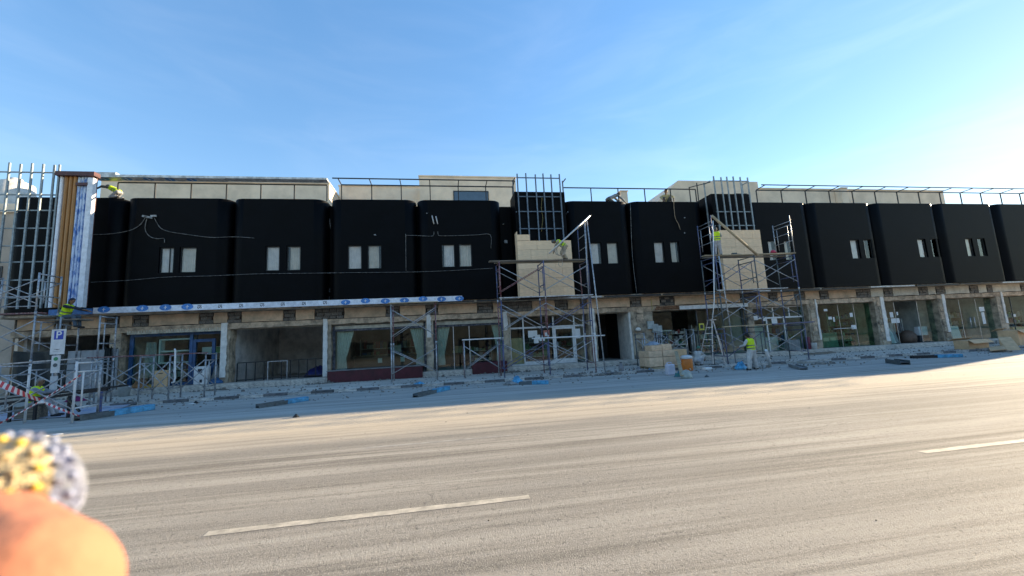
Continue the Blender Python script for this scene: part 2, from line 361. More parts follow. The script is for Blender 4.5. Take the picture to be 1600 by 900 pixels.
def bay(i, x0, x1):
    r = .62; wn = wins.get(i, [])
    prof = []
    for k in range(9):
        a = math.pi/2*k/8; prof.append((x0+r-r*math.cos(a), FY+r-r*math.sin(a)))
    xs = sorted({x0+r, x1-r, *[q for w_ in wn for q in w_]})
    flat = [(x, FY) for x in xs if x > x0+r+1e-4 and x < x1-r-1e-4]
    prof += flat
    for k in range(9):
        a = math.pi/2*(1-k/8); prof.append((x1-r+r*math.cos(a), FY+r-r*math.sin(a)))
    prof = [(x0, FY+1.25)] + prof + [(x1, FY+1.25)]
    zs = [Z0, WZ0, WZ1, Z1-.03, Z1]
    mb = MB(); n = len(prof); vs = []
    for q, z in enumerate(zs):
        for (x, y) in prof:
            vs.append((x, y + (.03 if q == 4 else 0), z))
    fs = []
    for q in range(4):
        for k in range(n-1):
            xm = (prof[k][0]+prof[k+1][0])/2
            if q == 1 and abs(prof[k][1]-FY) < 1e-4 and abs(prof[k+1][1]-FY) < 1e-4 and any(a < xm < b_ for a, b_ in wn): continue
            fs.append((q*n+k, q*n+k+1, (q+1)*n+k+1, (q+1)*n+k))
    mb.add(vs, fs)
    # top and underside closed back to the wall, window reveals
    top = [(x, y+.03, Z1) for x, y in prof]; mb.add(top, [list(range(n))])
    bot = [(x, y, Z0) for x, y in prof]; mb.add(bot, [list(reversed(range(n)))])
    for a, b_ in wn:
        d = .16; c = [(a,WZ0),(b_,WZ0),(b_,WZ1),(a,WZ1)]
        vs = [(x,FY,z) for x,z in c]+[(x,FY+d,z) for x,z in c]
        mb.add(vs, [(k, k+4, (k+1)%4+4, (k+1)%4) for k in range(4)])
    o = bpy.data.objects.new('rounded_bay', mb.mesh('rounded_bay', ORG[B.name])); COL.objects.link(o); o.data.materials.append(black); o.parent = B; ORG[o.name] = ORG[B.name]
    for p in o.data.polygons: p.use_smooth = len(p.vertices) == 4 and abs(p.normal.z) < .3 and abs(p.normal.y) < .999
    for k, (a, b_) in enumerate(wn):
        y = FY+.13; f = .045
        fr = MB(); fr.box(a,a+f,y-.03,y+.05,WZ0,WZ1); fr.box(b_-f,b_,y-.03,y+.05,WZ0,WZ1); fr.box(a+f,b_-f,y-.029,y+.049,WZ0,WZ0+f); fr.box(a+f,b_-f,y-.029,y+.049,WZ1-f,WZ1)
        if i == 1 and k == 0: fr.box(b_-.27,b_-.24,y-.028,y+.048,WZ0+f,WZ1-f)
        fr.build('window_frame', darkwin, o)
        MB().box(a+f, b_-f, y+.005, y+.012, WZ0+f, WZ1-f).build('window_pane', pane, o)
        cm = curtain2 if (i*3+k) % 3 == 1 or i == 10 else curtain
        cx0, cx1 = a+f*.5, b_-f*.5
        if (i, k) in ((1,0),(3,1),(5,0),(6,1)): cx1 = b_-.16
        if (i, k) in ((2,1),(4,0)): cx0 = a+.14
        if i in (7,) : cx1 = a+.42
        if i in (8,9) and k == 1: cx1 = a+.30
        if i == 10 and k == 1: continue
        cb = MB(); n_ = 26; vs = []
        for q in range(n_+1):
            t = q/n_; yy = y+.10+.03*math.sin(t*math.pi*2*(5+(i*k+i)%4))+random.uniform(-.004,.004)
            vs += [(cx0+(cx1-cx0)*t, yy, WZ0+.01), (cx0+(cx1-cx0)*t, yy, WZ1-.01)]
        cb.add(vs, [(2*q, 2*q+2, 2*q+3, 2*q+1) for q in range(n_)], True)
        cb.build('window_curtain', cm, o)
        MB().box(a-.3, b_+.3, y+.55, y+.6, WZ0-.3, WZ1+.3).build('window_lining', blackm, o)
for i, (a, b_) in enumerate(bays): bay(i, a, b_)
# recessed wall between the bays, underside, roof slab, main body
MB().box(-21.8, 54, 25.0, 25.3, Z0-.1, 10.53).build('recessed_wall', black, B)
MB().box(-21.8, 54, 25.3, 40, 10.1, 10.3).build('roof_slab', concrete, B)
MB().box(-21.9, 54, 24.12, 32.3, 4.36, 4.49).build('floor_slab', raw, B)
MB().box(-21.9, -21.75, 25.31, 40, 0, 10.29).build('end_wall', beige, B)
MB().box(53.8, 54, 25.31, 40, 0, 10.29).build('end_wall', beige, B)
MB().box(-21.74, 53.79, 39.8, 40, 0, 10.29).build('rear_wall', beige, B)
# small edge angle under the bays
for a in range(-2, 54, 4):
    MB().box(a+.05, a+3.9+random.uniform(-.1,.05), 24.03, 24.1, 4.36+random.uniform(-.02,.02), 4.45).build('edge_angle', blackm if a % 3 else galv, B)
# black boxed piers behind the stone and steel grids
for a, b_ in ((4.55, 7.72), (17.85, 20.7)):
    MB().box(a, b_, 23.42, 25.0, 4.48, 10.95).build('boxed_pier', black, B)
# stray marks of filler on the black coat
speck = M('pale_filler', (.42,.45,.46), .9, .4, 8, .5)
for px, py, wd, ht in ((508,338,.05,.5),(509,345,.04,.5),(508,450,.05,.45),(507,462,.05,.3),(586,367,.2,.08),(794,372,.35,.3),(790,343,.1,.12),(1070,340,.14,.1),(1070,364,.12,.1),(1237,361,.3,.06),(667,333,.1,.05)):
    p = at(px, py, 23.97); mb = MB(); poly = []
    for k in range(9):
        a = 2*math.pi*k/9; q = random.uniform(.4,1); poly.append((p.x+wd/2*q*math.cos(a), p.z+ht/2*q*math.sin(a)))
    mb.prism(poly, 23.965 if abs(px-508) > 3 and px not in (794,790) else 24.9, 24.02 if abs(px-508) > 3 and px not in (794,790) else 25.02).build('filler_patch', speck, B)

# ---- rooftop blocks
def roofblock(x0, x1, y0, y1, z1, win=None, poly=None, name='rooftop_block'):
    if poly: o = MB().prism(poly, y0, y1).build(name, beige, B)
    else: o = MB().box(x0, x1, y0, y1, 10.31, z1).build(name, beige, B)
    if not poly: MB().box(x0-.05, x1+.05, y0-.05, y1+.05, z1+.002, z1+.09).build('parapet_coping', beige, o)
    if win:
        a, b_, c, d = win; fr = MB(); f = .06; y = y0-.03
        fr.box(a,a+f,y-.03,y+.028,c,d); fr.box(b_-f,b_,y-.03,y+.028,c,d); fr.box(a+f,b_-f,y-.029,y+.027,c,c+f); fr.box(a+f,b_-f,y-.029,y+.027,d-f,d)
        fr.build('window_frame', darkwin, o)
        MB().box(a+f,b_-f,y-.005,y+.01,c+f,d-f).build('window_pane', M('sky_window_glass', (.06,.10,.14), .03, .1, 2, 0, spec=1.0), o)
    return o
roofblock(-20.6, -7.27, 28.0, 33, 13.12)
roofblock(-7.26, -1.32, 30.6, 33, 14.0)
roofblock(-1.31, 5.58, 28.0, 33, 13.75, (1.03, 3.54, 11.6, 12.72))
roofblock(14.0, 14.55, 28.6, 29.2, 13.05, name='chimney_stack')
roofblock(0,0, 28.0, 33, 0, poly=[(16.2,11.6),(16.2,10.31),(25.7,10.31),(25.7,13.78),(18.6,13.78)])
roofblock(25.72, 44.9, 28.3, 33, 13.3)
roofblock(33.3, 33.9, 27.7, 28.28, 13.2, name='chimney_stack')
MB().box(24.0,24.05,27.9,27.95,11,11.1).build('pipe_stub', blackm, B)
o_ = MB(); a, b_, c, d = 23.4, 24.55, 11.3, 12.75
o_.box(a,a+.07,27.93,27.99,c,d); o_.box(b_-.07,b_,27.93,27.99,c,d); o_.box(a+.07,b_-.07,27.931,27.989,d-.07,d)
wf = o_.build('window_frame', darkwin, B); MB().box(a+.07,b_-.07,27.965,27.98,c,d-.07).build('window_pane', MATS['sky_window_glass'], wf)
# ventilator curbs on the roof edge
for a, b_ in ((-13.5,-12.6),(-10.6,-8.8),(-4.5,-3.4),(25.2,26.2),(38.0,39.2)):
    MB().box(a, b_, 24.5, 24.9, 10.6, 10.72).build('roof_curb', blackm, B)

# ---- ground floor: columns, beam, fascia panels with block infill, step
cols = [(-17.05,.5),(-11.78,.42),(-6.5,.42),(-.78,.42),(3.88,.42),(9.42,.55),(12.85,1.5),(20.83,.42),(25.85,.85),(31.58,.95),(37.22,.75),(42.88,.7),(48.3,.7)]
def jag(x0, x1, z0, z1, y0, y1, amp, n=16):
    L_, R_ = [], []
    for k in range(n+1):
        z = z0+(z1-z0)*k/n; L_.append((x0+random.uniform(-.01,.01), z)); R_.append((x1+random.uniform(-amp,amp*.4), z))
    return MB().prism(L_[::-1][:0] + [(x,z) for x,z in L_[:1]] + R_ + [L_[-1]] , y0, y1)
plast_pos = {-11.78:(-11.98,-11.66,.8), -6.5:(-6.72,-6.48,.5), -.78:(-.92,-.66,2.4), 3.88:(3.7,3.95,2.6), 31.58:(31.62,31.95,.5), 37.22:(37.25,37.5,.9), 42.88:(42.95,43.15,1.3), 25.85:(26.05,26.2,.9), 9.42:(9.3,9.6,.4)}
for x, wd in cols:
    c = MB(); n = 10; vs = []
    for k in range(n+1):
        z = (gz(x)+.3)+(3.6-gz(x)-.3)*k/n; j = [random.uniform(-.03,.03) for _ in range(4)]
        vs += [(x-wd/2+j[0], 24.86+j[1]*.6, z), (x+wd/2+j[2], 24.86+j[3]*.6, z), (x+wd/2+j[2], 25.6, z), (x-wd/2+j[0], 25.6, z)]
    c.add(vs, [(4*k+i, 4*k+(i+1)%4, 4*k+4+(i+1)%4, 4*k+4+i) for k in range(n) for i in range(4)])
    co = c.build('column', raw, B)
    if x in plast_pos:
        a, b_, z0 = plast_pos[x]
        jag(a, b_, z0, 3.75, 24.78, 24.835, .05).build('plaster_remnant', plaster, co)
    if wd > .7:                      # broken stone facing left on the pier
        zz = gz(x)+.35
        while zz < 3.5:
            h = random.uniform(.25,.6); a, b_ = x-wd*random.uniform(.15,.42), x+wd*random.uniform(-.1,.35); n = 6
            poly = [(a+random.uniform(-.05,.05), zz+h-h*k/n) for k in range(n+1)]+[(b_+random.uniform(-.07,.07), zz+h*k/n) for k in range(n+1)]
            MB().prism(poly, 24.80+random.uniform(0,.025), 24.85).build('broken_facing', random.choice((raw, raw, beam_m)), co); zz += h+random.uniform(.01,.12)
# extra plaster pilaster of the passage
MB().box(11.95, 12.1, 24.9, 26.7, gz(12)+.3, 3.6).build('passage_pier', plaster, B)
MB().box(12.0, 12.12, 26.71, 29, gz(12)+.3, 3.7).build('passage_shade_wall', blackm, B); MB().box(9.52, 9.6, 25.62, 29, gz(12)+.3, 3.7).build('passage_shade_wall', blackm, B)  # black side walls stand in for the unlit depth of the passage
# beam with rough lower edge
edges = [-21.7]+[c[0] for c in cols]+[54]
for k in range(len(edges)-1):
    a, b_ = edges[k], edges[k+1]
    n = 14; poly = [(a+.003+(b_-a-.006)*q/n, 3.42+random.uniform(-.025,.03)) for q in range(n+1)] + [(b_-.003, 3.72), (a+.003, 3.72)]
    MB().prism(poly, 24.82, 25.4).build('lintel_beam', beam_m, B)
    MB().prism([(a+.2,3.36),(b_-.2,3.36),(b_-.2,3.41),(a+.2,3.41)], 25.0, 25.1).build('lintel_edge', dkwood, B)
bmesh_block = unit_box('block', blockm, .03)
MB().box(-21.7, 54, 25.0, 25.25, 3.72, 4.36).build('fascia_core', mortar, B)
fx = -21.5; k = 0
pat = [(-21.5,-19.9),(-19.1,-17.6),(-16.9,-16.35),(-15.55,-13.15),(-12.4,-11.75),(-11.0,-8.9),(-8.2,-7.2),(-5.6,-3.3),(-2.45,-1.0),(-.2,2.1),(3.1,3.6),(5.6,7.0),(7.9,8.7),(9.2,12.1),(12.95,14.2),(15.3,20.2),(21.6,22.4),(23.2,24.5),(25.4,26.6),(27.4,29.7),(31.0,32.1),(33.0,35.3),(36.2,36.9),(37.8,40.1),(41.0,41.8),(42.4,45.2),(46,48)]
for q, (a, b_) in enumerate(pat):
    n = 6; poly = [(a,3.75)]+[(a+(b_-a)*t/n, 3.75+random.uniform(0,.04)) for t in range(1,n)]+[(b_,3.75),(b_+random.uniform(-.04,.04),4.05),(b_,4.34),(a,4.34),(a+random.uniform(-.04,.04),4.02)]
    MB().prism(poly, 24.87, 25.0).build('fascia_panel', fascia_m if a < 30 else M('pale_fascia', (.62,.56,.46), .9, .15, 2, .3, 30), B)
    if q+1 < len(pat):
        g0, g1 = b_, pat[q+1][0]; nb = max(2, round((g1-g0)/.36)); wdt = (g1-g0-.04)/nb
        for row in range(3):
            for c in range(nb):
                off = (wdt*.5 if row % 2 else 0); x = g0+.02+wdt*(c+.5)+off*(.5 if c < nb-1 else 0)
                inst('block', bmesh_block, B, (x, 24.93+random.uniform(-.025,.02), 3.83+row*.2+random.uniform(-.01,.01)), (wdt*.92*(1 if not (row%2 and c==nb-1) else .55), .14, .18*random.uniform(.9,1.02)), rz=random.uniform(-.04,.04))
# dark hole and broken bricks in the fascia
MB().box(14.32, 15.2, 24.85, 24.99, 3.78, 4.3).build('fascia_hole', blackm, B)
brickm = M('red_brick', (.36,.17,.09), .9, .35, 9, .5, 40); bk = unit_box('brick', brickm, .04)
for row in range(2):
    for c in range(11): inst('brick', bk, B, (13.9+c*.235+row*.11, 24.79+random.uniform(-.02,.02), 3.52+row*.12), (.2,.09,.09), rz=random.uniform(-.1,.1))
# step of pale tiles along the shops
stepcore = MB(); stepcore.add([(x, y, z) for x in (-22,54) for y,z in ((24.42,gz(x)),(24.42,sz(x)+.29),(32,sz(x)+.29),(32,gz(x)))], [(0,1,5,4),(1,2,6,5),(3,0,4,7)])
stepcore.build('shop_floor', concrete, B)
tm_ = unit_box('step_tile', tile_m, .012)
x = -21.6
while x < 47:
    wd = random.choice((.6,.75,.9)) if x < 5 else random.choice((.9,1.2))
    if not (random.random() < .06): inst('step_tile', tm_, B, (x+wd/2, 24.405, sz(x)+.145), (wd-.015,.03,.27), ry=.0055)
    inst('step_tile', tm_, B, (x+wd/2, 24.75, sz(x)+.30), (wd-.012,.66,.022), ry=.0055)
    x += wd
# rooms: partitions, back walls, ceilings
parts_x = [-21.7,-17.05,-11.76,-6.5,3.88,9.42,12.6,20.83,25.85,31.58,37.22,42.88,48.3,53.7]
for x in parts_x:
    MB().box(x-.09, x+.09, 25.61, 32.2, gz(x)+.35, 4.36).build('partition_wall', inter, B)
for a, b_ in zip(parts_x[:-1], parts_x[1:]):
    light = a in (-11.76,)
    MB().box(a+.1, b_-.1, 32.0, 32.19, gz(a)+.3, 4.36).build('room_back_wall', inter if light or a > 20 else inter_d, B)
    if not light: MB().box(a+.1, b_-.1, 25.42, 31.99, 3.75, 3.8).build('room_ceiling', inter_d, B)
MB().box(9.6, 12.4, 28.9, 29.0, .3, 3.7).build('room_back_wall', blackm, B)  # black end wall, colours the back of the passage as deep shade

# ---- the row across the street (out of view, added so the shop glass mirrors it)
OB = thing('added_opposite_row', 'plain grey shop row added across the street for the shop glass to mirror, otherwise unseen', 'building', (5,-24,0))
ob_m = M('grey_render_row', (.17,.18,.175), .9, .2, .5, .2, 20)
MB().box(-260,270,-40,-24,-.3,10.5).build('wall', ob_m, OB); MB().box(-260.2,270.2,-40.2,-23.7,10.51,11.1).build('parapet', M('grey_parapet', (.4,.38,.34), .9, .2), OB)
obw = unit_box('window', darkwin, .01); 
for k in range(72):
    inst('window', obw, OB, (-215+k*6.1,-23.98,6.9), (1.8,.1,1.5)); inst('shop_window', obw, OB, (-215+k*6.1,-23.98,1.7), (3.6,.1,2.7))
# ================================================================== SHOPFRONTS
def fl(x): return sz(x)+.315
GLY = 25.25
def front(label, x0, x1, loc_x=None):
    return thing('shopfront', label, 'shopfront', ((x0+x1)/2, GLY, fl((x0+x1)/2)))
def bars(parent, mat, segs, d=.06, name='frame_bar'):
    for a, b_, c, e in segs: MB().box(a, b_, GLY-d/2, GLY+d/2, c, e).build(name, mat, parent)
def glazed(parent, a, b_, c, e, m=shopglass, y=GLY):
    return MB().box(a, b_, y-.005, y+.005, c, e).build('glass_pane', m, parent)
def notice(parent, px, py, w_, h_, mat=paper, y=GLY-.012):
    p = at(px, py, y); return MB().box(p.x-w_/2, p.x+w_/2, y-.003, y, p.z-h_/2, p.z+h_/2).build('notice', mat, parent)

# -- blue framed shop
z = fl(-14); s = front('blue framed shopfront with a white-shelved window and glazed blue door', -16.6, -11.95)
bars(s, bluef, [(-16.6,-16.42,z,3.36),(-13.72,-13.56,z,3.36),(-12.0,-11.9,z,3.36),(-16.41,-13.73,3.2,3.36),(-13.55,-12.01,3.2,3.36),(-16.41,-13.73,z,z+.14)], .1)
glazed(s, -16.41, -13.73, z+.14, 3.2); glazed(s, -12.42, -12.01, z, 3.2); glazed(s, -13.55, -12.43, 2.95, 3.2)
d = MB(); d.box(-13.54,-13.40,GLY-.05,GLY+.05,z,2.94); d.box(-12.60,-12.44,GLY-.05,GLY+.05,z,2.94); d.box(-13.40,-12.60,GLY-.049,GLY+.049,2.78,2.94); d.box(-13.40,-12.60,GLY-.049,GLY+.049,z,z+.2)
d = d.build('door', bluef, s); MB().box(-13.40,-12.60,GLY-.004,GLY+.004,z+.2,2.78).build('door_glass', shopglass, d); MB().tube([(-12.66,GLY-.09,1.2),(-12.66,GLY-.09,1.65)],.015).build('door_handle', alu, d)
# crimped pale awning rail above the window
aw = MB(); n = 70; vs = []
for k in range(n+1):
    x = -16.5+4.6*k/n; y = 24.80+.03*(k % 2); vs += [(x,y,3.33),(x,y,3.52)]
aw.add(vs, [(2*k,2*k+2,2*k+3,2*k+1) for k in range(n)]); aw.build('corrugated_awning_rail', M('cream_sheet', (.62,.55,.42), .6, .2, 4, .1), s)
# white display shelf in the window
t = thing('display_cabinet', 'white open display cabinet hung behind the blue shop window', 'cabinet', (-14.5, 25.5, 1.75))
c = [(-15.26,-13.68,1.68,3.02)]
for a, b_, e, f in ((-15.28,-15.2,1.7,3.03),(-13.76,-13.68,1.7,3.03)): MB().box(a,b_,25.34,25.7,e,f).build('side_panel', whitef, t)
for e in (1.70, 2.32, 2.96): MB().box(-15.2,-13.76,25.341,25.7,e,e+.075).build('shelf', whitef, t)
MB().box(-14.5,-14.43,25.342,25.69,1.775,2.319).build('divider', whitef, t)
def goods(label, x0, x1, y, z0, z1, n, mats, seed, cat='goods', rows=4, group=None):
    y = max(25.95, y-1.4)
    random.seed(seed); t = thing('stocked_shelf', label, 'shelf', ((x0+x1)/2, y, z0), group)
    dz = (z1-z0)/rows
    for a in (x0, x1): MB().box(a-.02, a+.02, y-.02, y+.38, z0, z1).build('upright', alu, t)
    for r in range(rows):
        MB().box(x0+.021, x1-.021, y, y+.36, z0+r*dz, z0+r*dz+.025).build('shelf_board', alu, t)
        x = x0+.06
        while x < x1-.2:
            wd = random.uniform(.08,.3); h = random.uniform(.35,.85)*dz
            MB().box(x, min(x+wd,x1-.03), y+.04, y+.26, z0+r*dz+.026, z0+r*dz+.026+h).build('stock_item', random.choice(mats), t)
            x += wd+random.uniform(.01,.06)
    random.seed(seed+1); return t
gm = [M('stock_%s' % nme, c, .6, .15, 4, .05) for nme, c in (('white',(.6,.6,.58)),('red',(.3,.05,.05)),('tan',(.4,.3,.2)),('dark',(.05,.05,.06)),('blue',(.06,.14,.3)),('green',(.06,.2,.1)),('grey',(.3,.3,.31)))]
goods('cluttered stock shelf behind the lower blue shop window', -16.2, -13.9, 25.9, z+.02, 1.7, 6, gm, 11, rows=3)
goods('stock shelf at the back of the blue shop doorway', -13.7, -12.0, 29, z+.02, 2.2, 6, gm[2:], 12, rows=4)
sg = MB().box(-13.3, -12.35, 25.62, 25.64, 2.12, 2.5).build('hanging_sign', paper); tag(sg, 'white and green sign hanging inside the blue shop door', 'sign')
MB().box(-12.82,-12.36,25.611,25.62,2.14,2.48).build('green_field', M('sign_green', (.03,.30,.12), .5, .1), sg)
# plastic sheet hanging inside
ps = MB(); n = 14; vs = []
for k in range(n+1):
    for j in range(9):
        u, v = k/n, j/8; vs.append((-16.2+.9*u*(1-.5*v)+.25*v, 25.45+.05*math.sin(u*17+v*3), 1.0+1.9*v))
ps.add(vs, [(k*9+j,(k+1)*9+j,(k+1)*9+j+1,k*9+j+1) for k in range(n) for j in range(8)], True)
tag(ps.build('plastic_sheet', M('milky_plastic', (.45,.47,.45), .35, .2, 4, .4, 8)), 'milky plastic sheet draped behind the blue shop window', 'plastic sheet')

# -- restaurant (two windows with maroon stall risers)
dkframe = M('navy_frame', (.02,.03,.05), .5, .3, 6, .2, col2=(.12,.13,.15), patch=.35)
z = fl(-4); s = front('wide dark-framed restaurant window above a long maroon stall riser', -6.15, -1.1)
bars(s, dkframe, [(-6.4,-6.16,z,3.3),(-1.12,-.86,z,3.3),(-6.15,-1.13,3.02,3.14)], .12)
glazed(s, -6.15, -1.13, z+.3, 3.02)
MB().box(-6.15,-1.13,25.12,25.3,3.141,3.33).build('roller_shutter_box', M('cream_box', (.58,.53,.42), .7, .2, 3, .1), s)
MB().box(-6.35,-1.2,24.28,25.2,sz(-4)-.03,z+.33).build('stall_riser', maroon, s, .02); MB().box(-6.38,-1.18,24.25,25.22,z+.331,z+.37).build('sill', M('grey_sill', (.25,.24,.24), .5, .2), s)
z = fl(2); s2 = front('dark glazed restaurant entrance with a short maroon stall riser', -.36, 3.7)
bars(s2, dkframe, [(-.58,-.34,z,3.3),(3.62,3.74,z,3.3),(-.33,3.61,3.0,3.12)], .12); bars(s2, alu, [(1.58,1.62,z,3.0),(.62,.66,z,3.0)], .05)
glazed(s2, -.33, .62, z, 3.0); glazed(s2, .66, 1.58, z, 3.0); glazed(s2, 1.62, 3.61, z+.3, 3.0)
MB().box(-.35,3.62,25.12,25.3,3.121,3.34).build('roller_shutter_box', MATS['cream_box'], s2)
MB().box(1.65,3.72,24.28,25.2,sz(3)-.02,z+.36).build('stall_riser', maroon, s2, .02)
def drape(label, x0, x1, z0, z1, y, lean):
    mb = MB(); n, m_ = 30, 10; vs = []
    for k in range(n+1):
        for j in range(m_+1):
            u, v = k/n, j/m_; tie = .58+.42*max(0,(v-.25)/.75)**1.4-.06*math.exp(-((v-.3)/.12)**2)
            xx = (x0+(x1-x0)*u*tie) if lean > 0 else (x1-(x1-x0)*(1-u)*tie)
            vs.append((xx, y+.035*math.sin(u*math.pi*13), z0+(z1-z0)*v))
    mb.add(vs, [(k*(m_+1)+j,(k+1)*(m_+1)+j,(k+1)*(m_+1)+j+1,k*(m_+1)+j+1) for k in range(n) for j in range(m_)], True)
    return tag(mb.build('tied_curtain', curtain), label, 'curtain')
drape('pale curtain at the left edge of the restaurant window', -6.1, -5.15, .75, 3.0, 25.42, 1)
drape('pale tied curtain at the right edge of the restaurant window', -1.95, -1.15, .75, 3.0, 25.42, -1)
drape('pale curtain just inside the restaurant entrance beside the dark pier', -.34, .45, .7, 3.0, 25.42, 1)
drape('pale curtain at the far right of the restaurant entrance', 3.0, 3.62, .75, 3.0, 25.42, -1)
ct = thing('serving_counter', 'long brown serving counter inside the restaurant', 'counter', (-3.4, 27.6, .4))
MB().box(-5.6,-1.4,27.5,28.1,.43,1.45).build('counter_front', M('dark_walnut', (.11,.05,.03), .5, .25, 3, .1, stretch=(.4,4,4)), ct); MB().box(-5.7,-1.3,27.4,28.2,1.451,1.52).build('counter_top', M('walnut_top', (.20,.11,.06), .35, .2), ct)
for x in (-4.0,-2.6): MB().box(x-.13,x+.13,27.46,27.49,1.0,1.3).build('counter_label', paper, ct)
goods('stock shelf against the restaurant back wall', -5.5, -1.2, 30.5, .5, 2.6, 8, gm, 21, rows=3)
mo = thing('monitor', 'pale monitor standing on the restaurant counter', 'monitor', (-3.0,27.8,1.52)); MB().box(-3.3,-2.7,27.75,27.8,1.62,2.05).build('screen', gm[0], mo); MB().box(-3.05,-2.95,27.78,27.83,1.521,1.62).build('stand', gm[3], mo)
hb = MB(); hb.box(.6,1.5,28,28.5,1.35,1.5); hb.box(.8,1.3,28.05,28.45,1.5,1.8); tag(hb.build('cake_display', M('warm_cream', (.55,.42,.25), .6, .1)), 'cream display box on a stand inside the restaurant entrance', 'display')
tb = thing('dining_table', 'dark table below the cream display in the restaurant', 'table', (1.05,28.25,.42)); MB().box(.4,1.7,27.8,28.7,1.28,1.34).build('table_top', gm[3], tb)
for x in (.5,1.6):
    for y in (27.9,28.6): MB().box(x-.03,x+.03,y-.03,y+.03,.42,1.28).build('leg', gm[3], tb)

# -- white framed shop
z = fl(6.5); s = front('white framed glass shopfront with papers on its window, behind the blue scaffold', 4.1, 9.0)
W = .1
bars(s, whitef, [(4.08,4.18,z,3.5),(8.9,9.0,z,3.5),(4.181,8.899,3.4,3.5),(4.181,8.899,2.66,2.76),(4.95,5.03,z,2.659),(6.86,6.96,z,2.659),(8.28,8.38,z,2.659),(4.95,5.03,2.761,3.399),(6.9,6.98,2.761,3.399),(8.28,8.36,2.761,3.399),(4.181,4.949,z,z+.1),(5.031,6.859,z,z+.22)], .09)
glazed(s,4.181,8.899,2.761,3.399); glazed(s,4.181,4.949,z+.1,2.659); glazed(s,5.031,6.859,z+.22,2.659); glazed(s,8.381,8.899,z+.05,2.659)
d = MB(); d.box(6.97,7.08,GLY-.04,GLY+.04,z,2.65); d.box(8.16,8.27,GLY-.04,GLY+.04,z,2.65); d.box(7.08,8.16,GLY-.039,GLY+.039,2.54,2.65); d.box(7.08,8.16,GLY-.039,GLY+.039,z,z+.28)
d = d.build('door', whitef, s); MB().box(7.08,8.16,GLY-.004,GLY+.004,z+.28,2.54).build('door_glass', shopglass, d); MB().tube([(7.15,GLY-.08,1.2),(7.15,GLY-.08,1.75)],.018).build('door_handle', alu, d)
for px, py, a, b_ in ((829,522,.32,.42),(836,521,.28,.38),(840,527,.34,.3),(838,532,.3,.34),(847,530,.36,.22),(902,521,.4,.62)): notice(s, px, py, a, b_, y=GLY-.012-random.uniform(0,.02))
nb = notice(s, 854, 521, .38, .4, M('notice_red', (.6,.22,.18), .7, .1)); p = at(854,522,25.2); MB().box(p.x-.1,p.x+.1,25.226,25.233,p.z-.12,p.z+.1).build('notice_mark', paper, nb)
MB().box(4.2,4.94,25.32,25.34,z,2.1).build('brown_board', card, s)
goods('dark stock shelf inside the white framed shop', 5.1, 6.8, 27.5, z, 2.2, 6, gm[3:], 31, rows=4)
goods('stock shelf at the back of the white framed shop', 7.2, 9.0, 29.5, z, 2.4, 6, gm, 32, rows=4)

# -- phone shop with deep dark interior
z = fl(17); s = front('dark open-fronted shop with a pale sign rail, behind the step ladder', 13.75, 20.5)
bars(s, steel_d, [(13.72,13.8,z,3.4),(20.45,20.55,z,3.4),(17.0,17.05,z,3.3)], .08)
glazed(s,17.05,20.45,z,3.3); glazed(s,13.8,15.2,z,3.3)
MB().box(15.5,20.6,24.66,24.78,3.42,3.66).build('sign_rail', whitef, s)
goods('long stock shelf of small boxes inside the dark shop', 14.4, 17.2, 28.5, z, 2.2, 8, gm, 41, rows=5)
goods('stock shelf inside the dark shop, right of the step ladder', 17.8, 20.3, 28.5, z, 2.4, 8, gm[2:], 42, rows=5)
yn = MB().box(17.05,17.42,25.1,25.13,2.0,2.45).build('yellow_notice', M('yellow_card', (.75,.68,.1), .6, .1)); tag(yn, 'small yellow notice hanging in the dark shop', 'notice')
MB().box(17.12,17.35,25.09,25.099,2.1,2.35).build('notice_print', ink, yn)
lt = tag(MB().box(15.0,15.9,26.6,26.75,2.05,2.14).build('light_tube', paper), 'short white lamp tube over the dark shop shelves', 'lamp')
dc = thing('display_case', 'low glass display case in front of the dark shop', 'display case', (14.6, 26.3, z))
MB().box(13.95,16.6,26.0,26.6,z,z+.55).build('case_base', gm[6], dc); MB().box(13.95,16.6,26.0,26.6,z+.72,z+.78).build('case_top', alu, dc)
for x in (14.0,16.55): MB().box(x-.03,x+.03,26.02,26.08,z+.551,z+.719).build('case_post', alu, dc)

# -- white shop with counter
z = fl(23); s = front('white framed shop with transom lights behind the second scaffold', 21.0, 25.4)
bars(s, whitef, [(21.0,21.1,z,3.4),(25.3,25.4,z,3.4),(21.101,25.299,3.3,3.4),(21.101,25.299,2.55,2.66),(22.3,22.4,z,2.549),(23.7,23.8,z,2.549),(22.9,22.98,2.661,3.299),(24.2,24.28,2.661,3.299)], .09)
for a, b_ in ((21.1,22.3),(22.4,23.7),(23.8,25.3)): glazed(s,a,b_,z,2.55)
glazed(s,21.1,25.3,2.66,3.3)
for px, py, a, b_ in ((1178,497,.6,.3),(1210,502,.45,.45),(1195,498,.3,.3)): notice(s, px, py, a, b_)
wc = thing('white_counter', 'white shop counter with an upright panel inside the second white shop', 'counter', (22.4,25.9,z)); MB().box(21.4,23.5,25.7,26.2,z,z+.95).build('counter_front', whitef, wc); MB().box(22.0,22.9,26.21,26.5,z,2.1).build('panel', whitef, wc)
goods('stock shelf inside the white shop with transom lights', 23.6, 25.2, 28, z, 2.6, 8, gm, 51, rows=4)

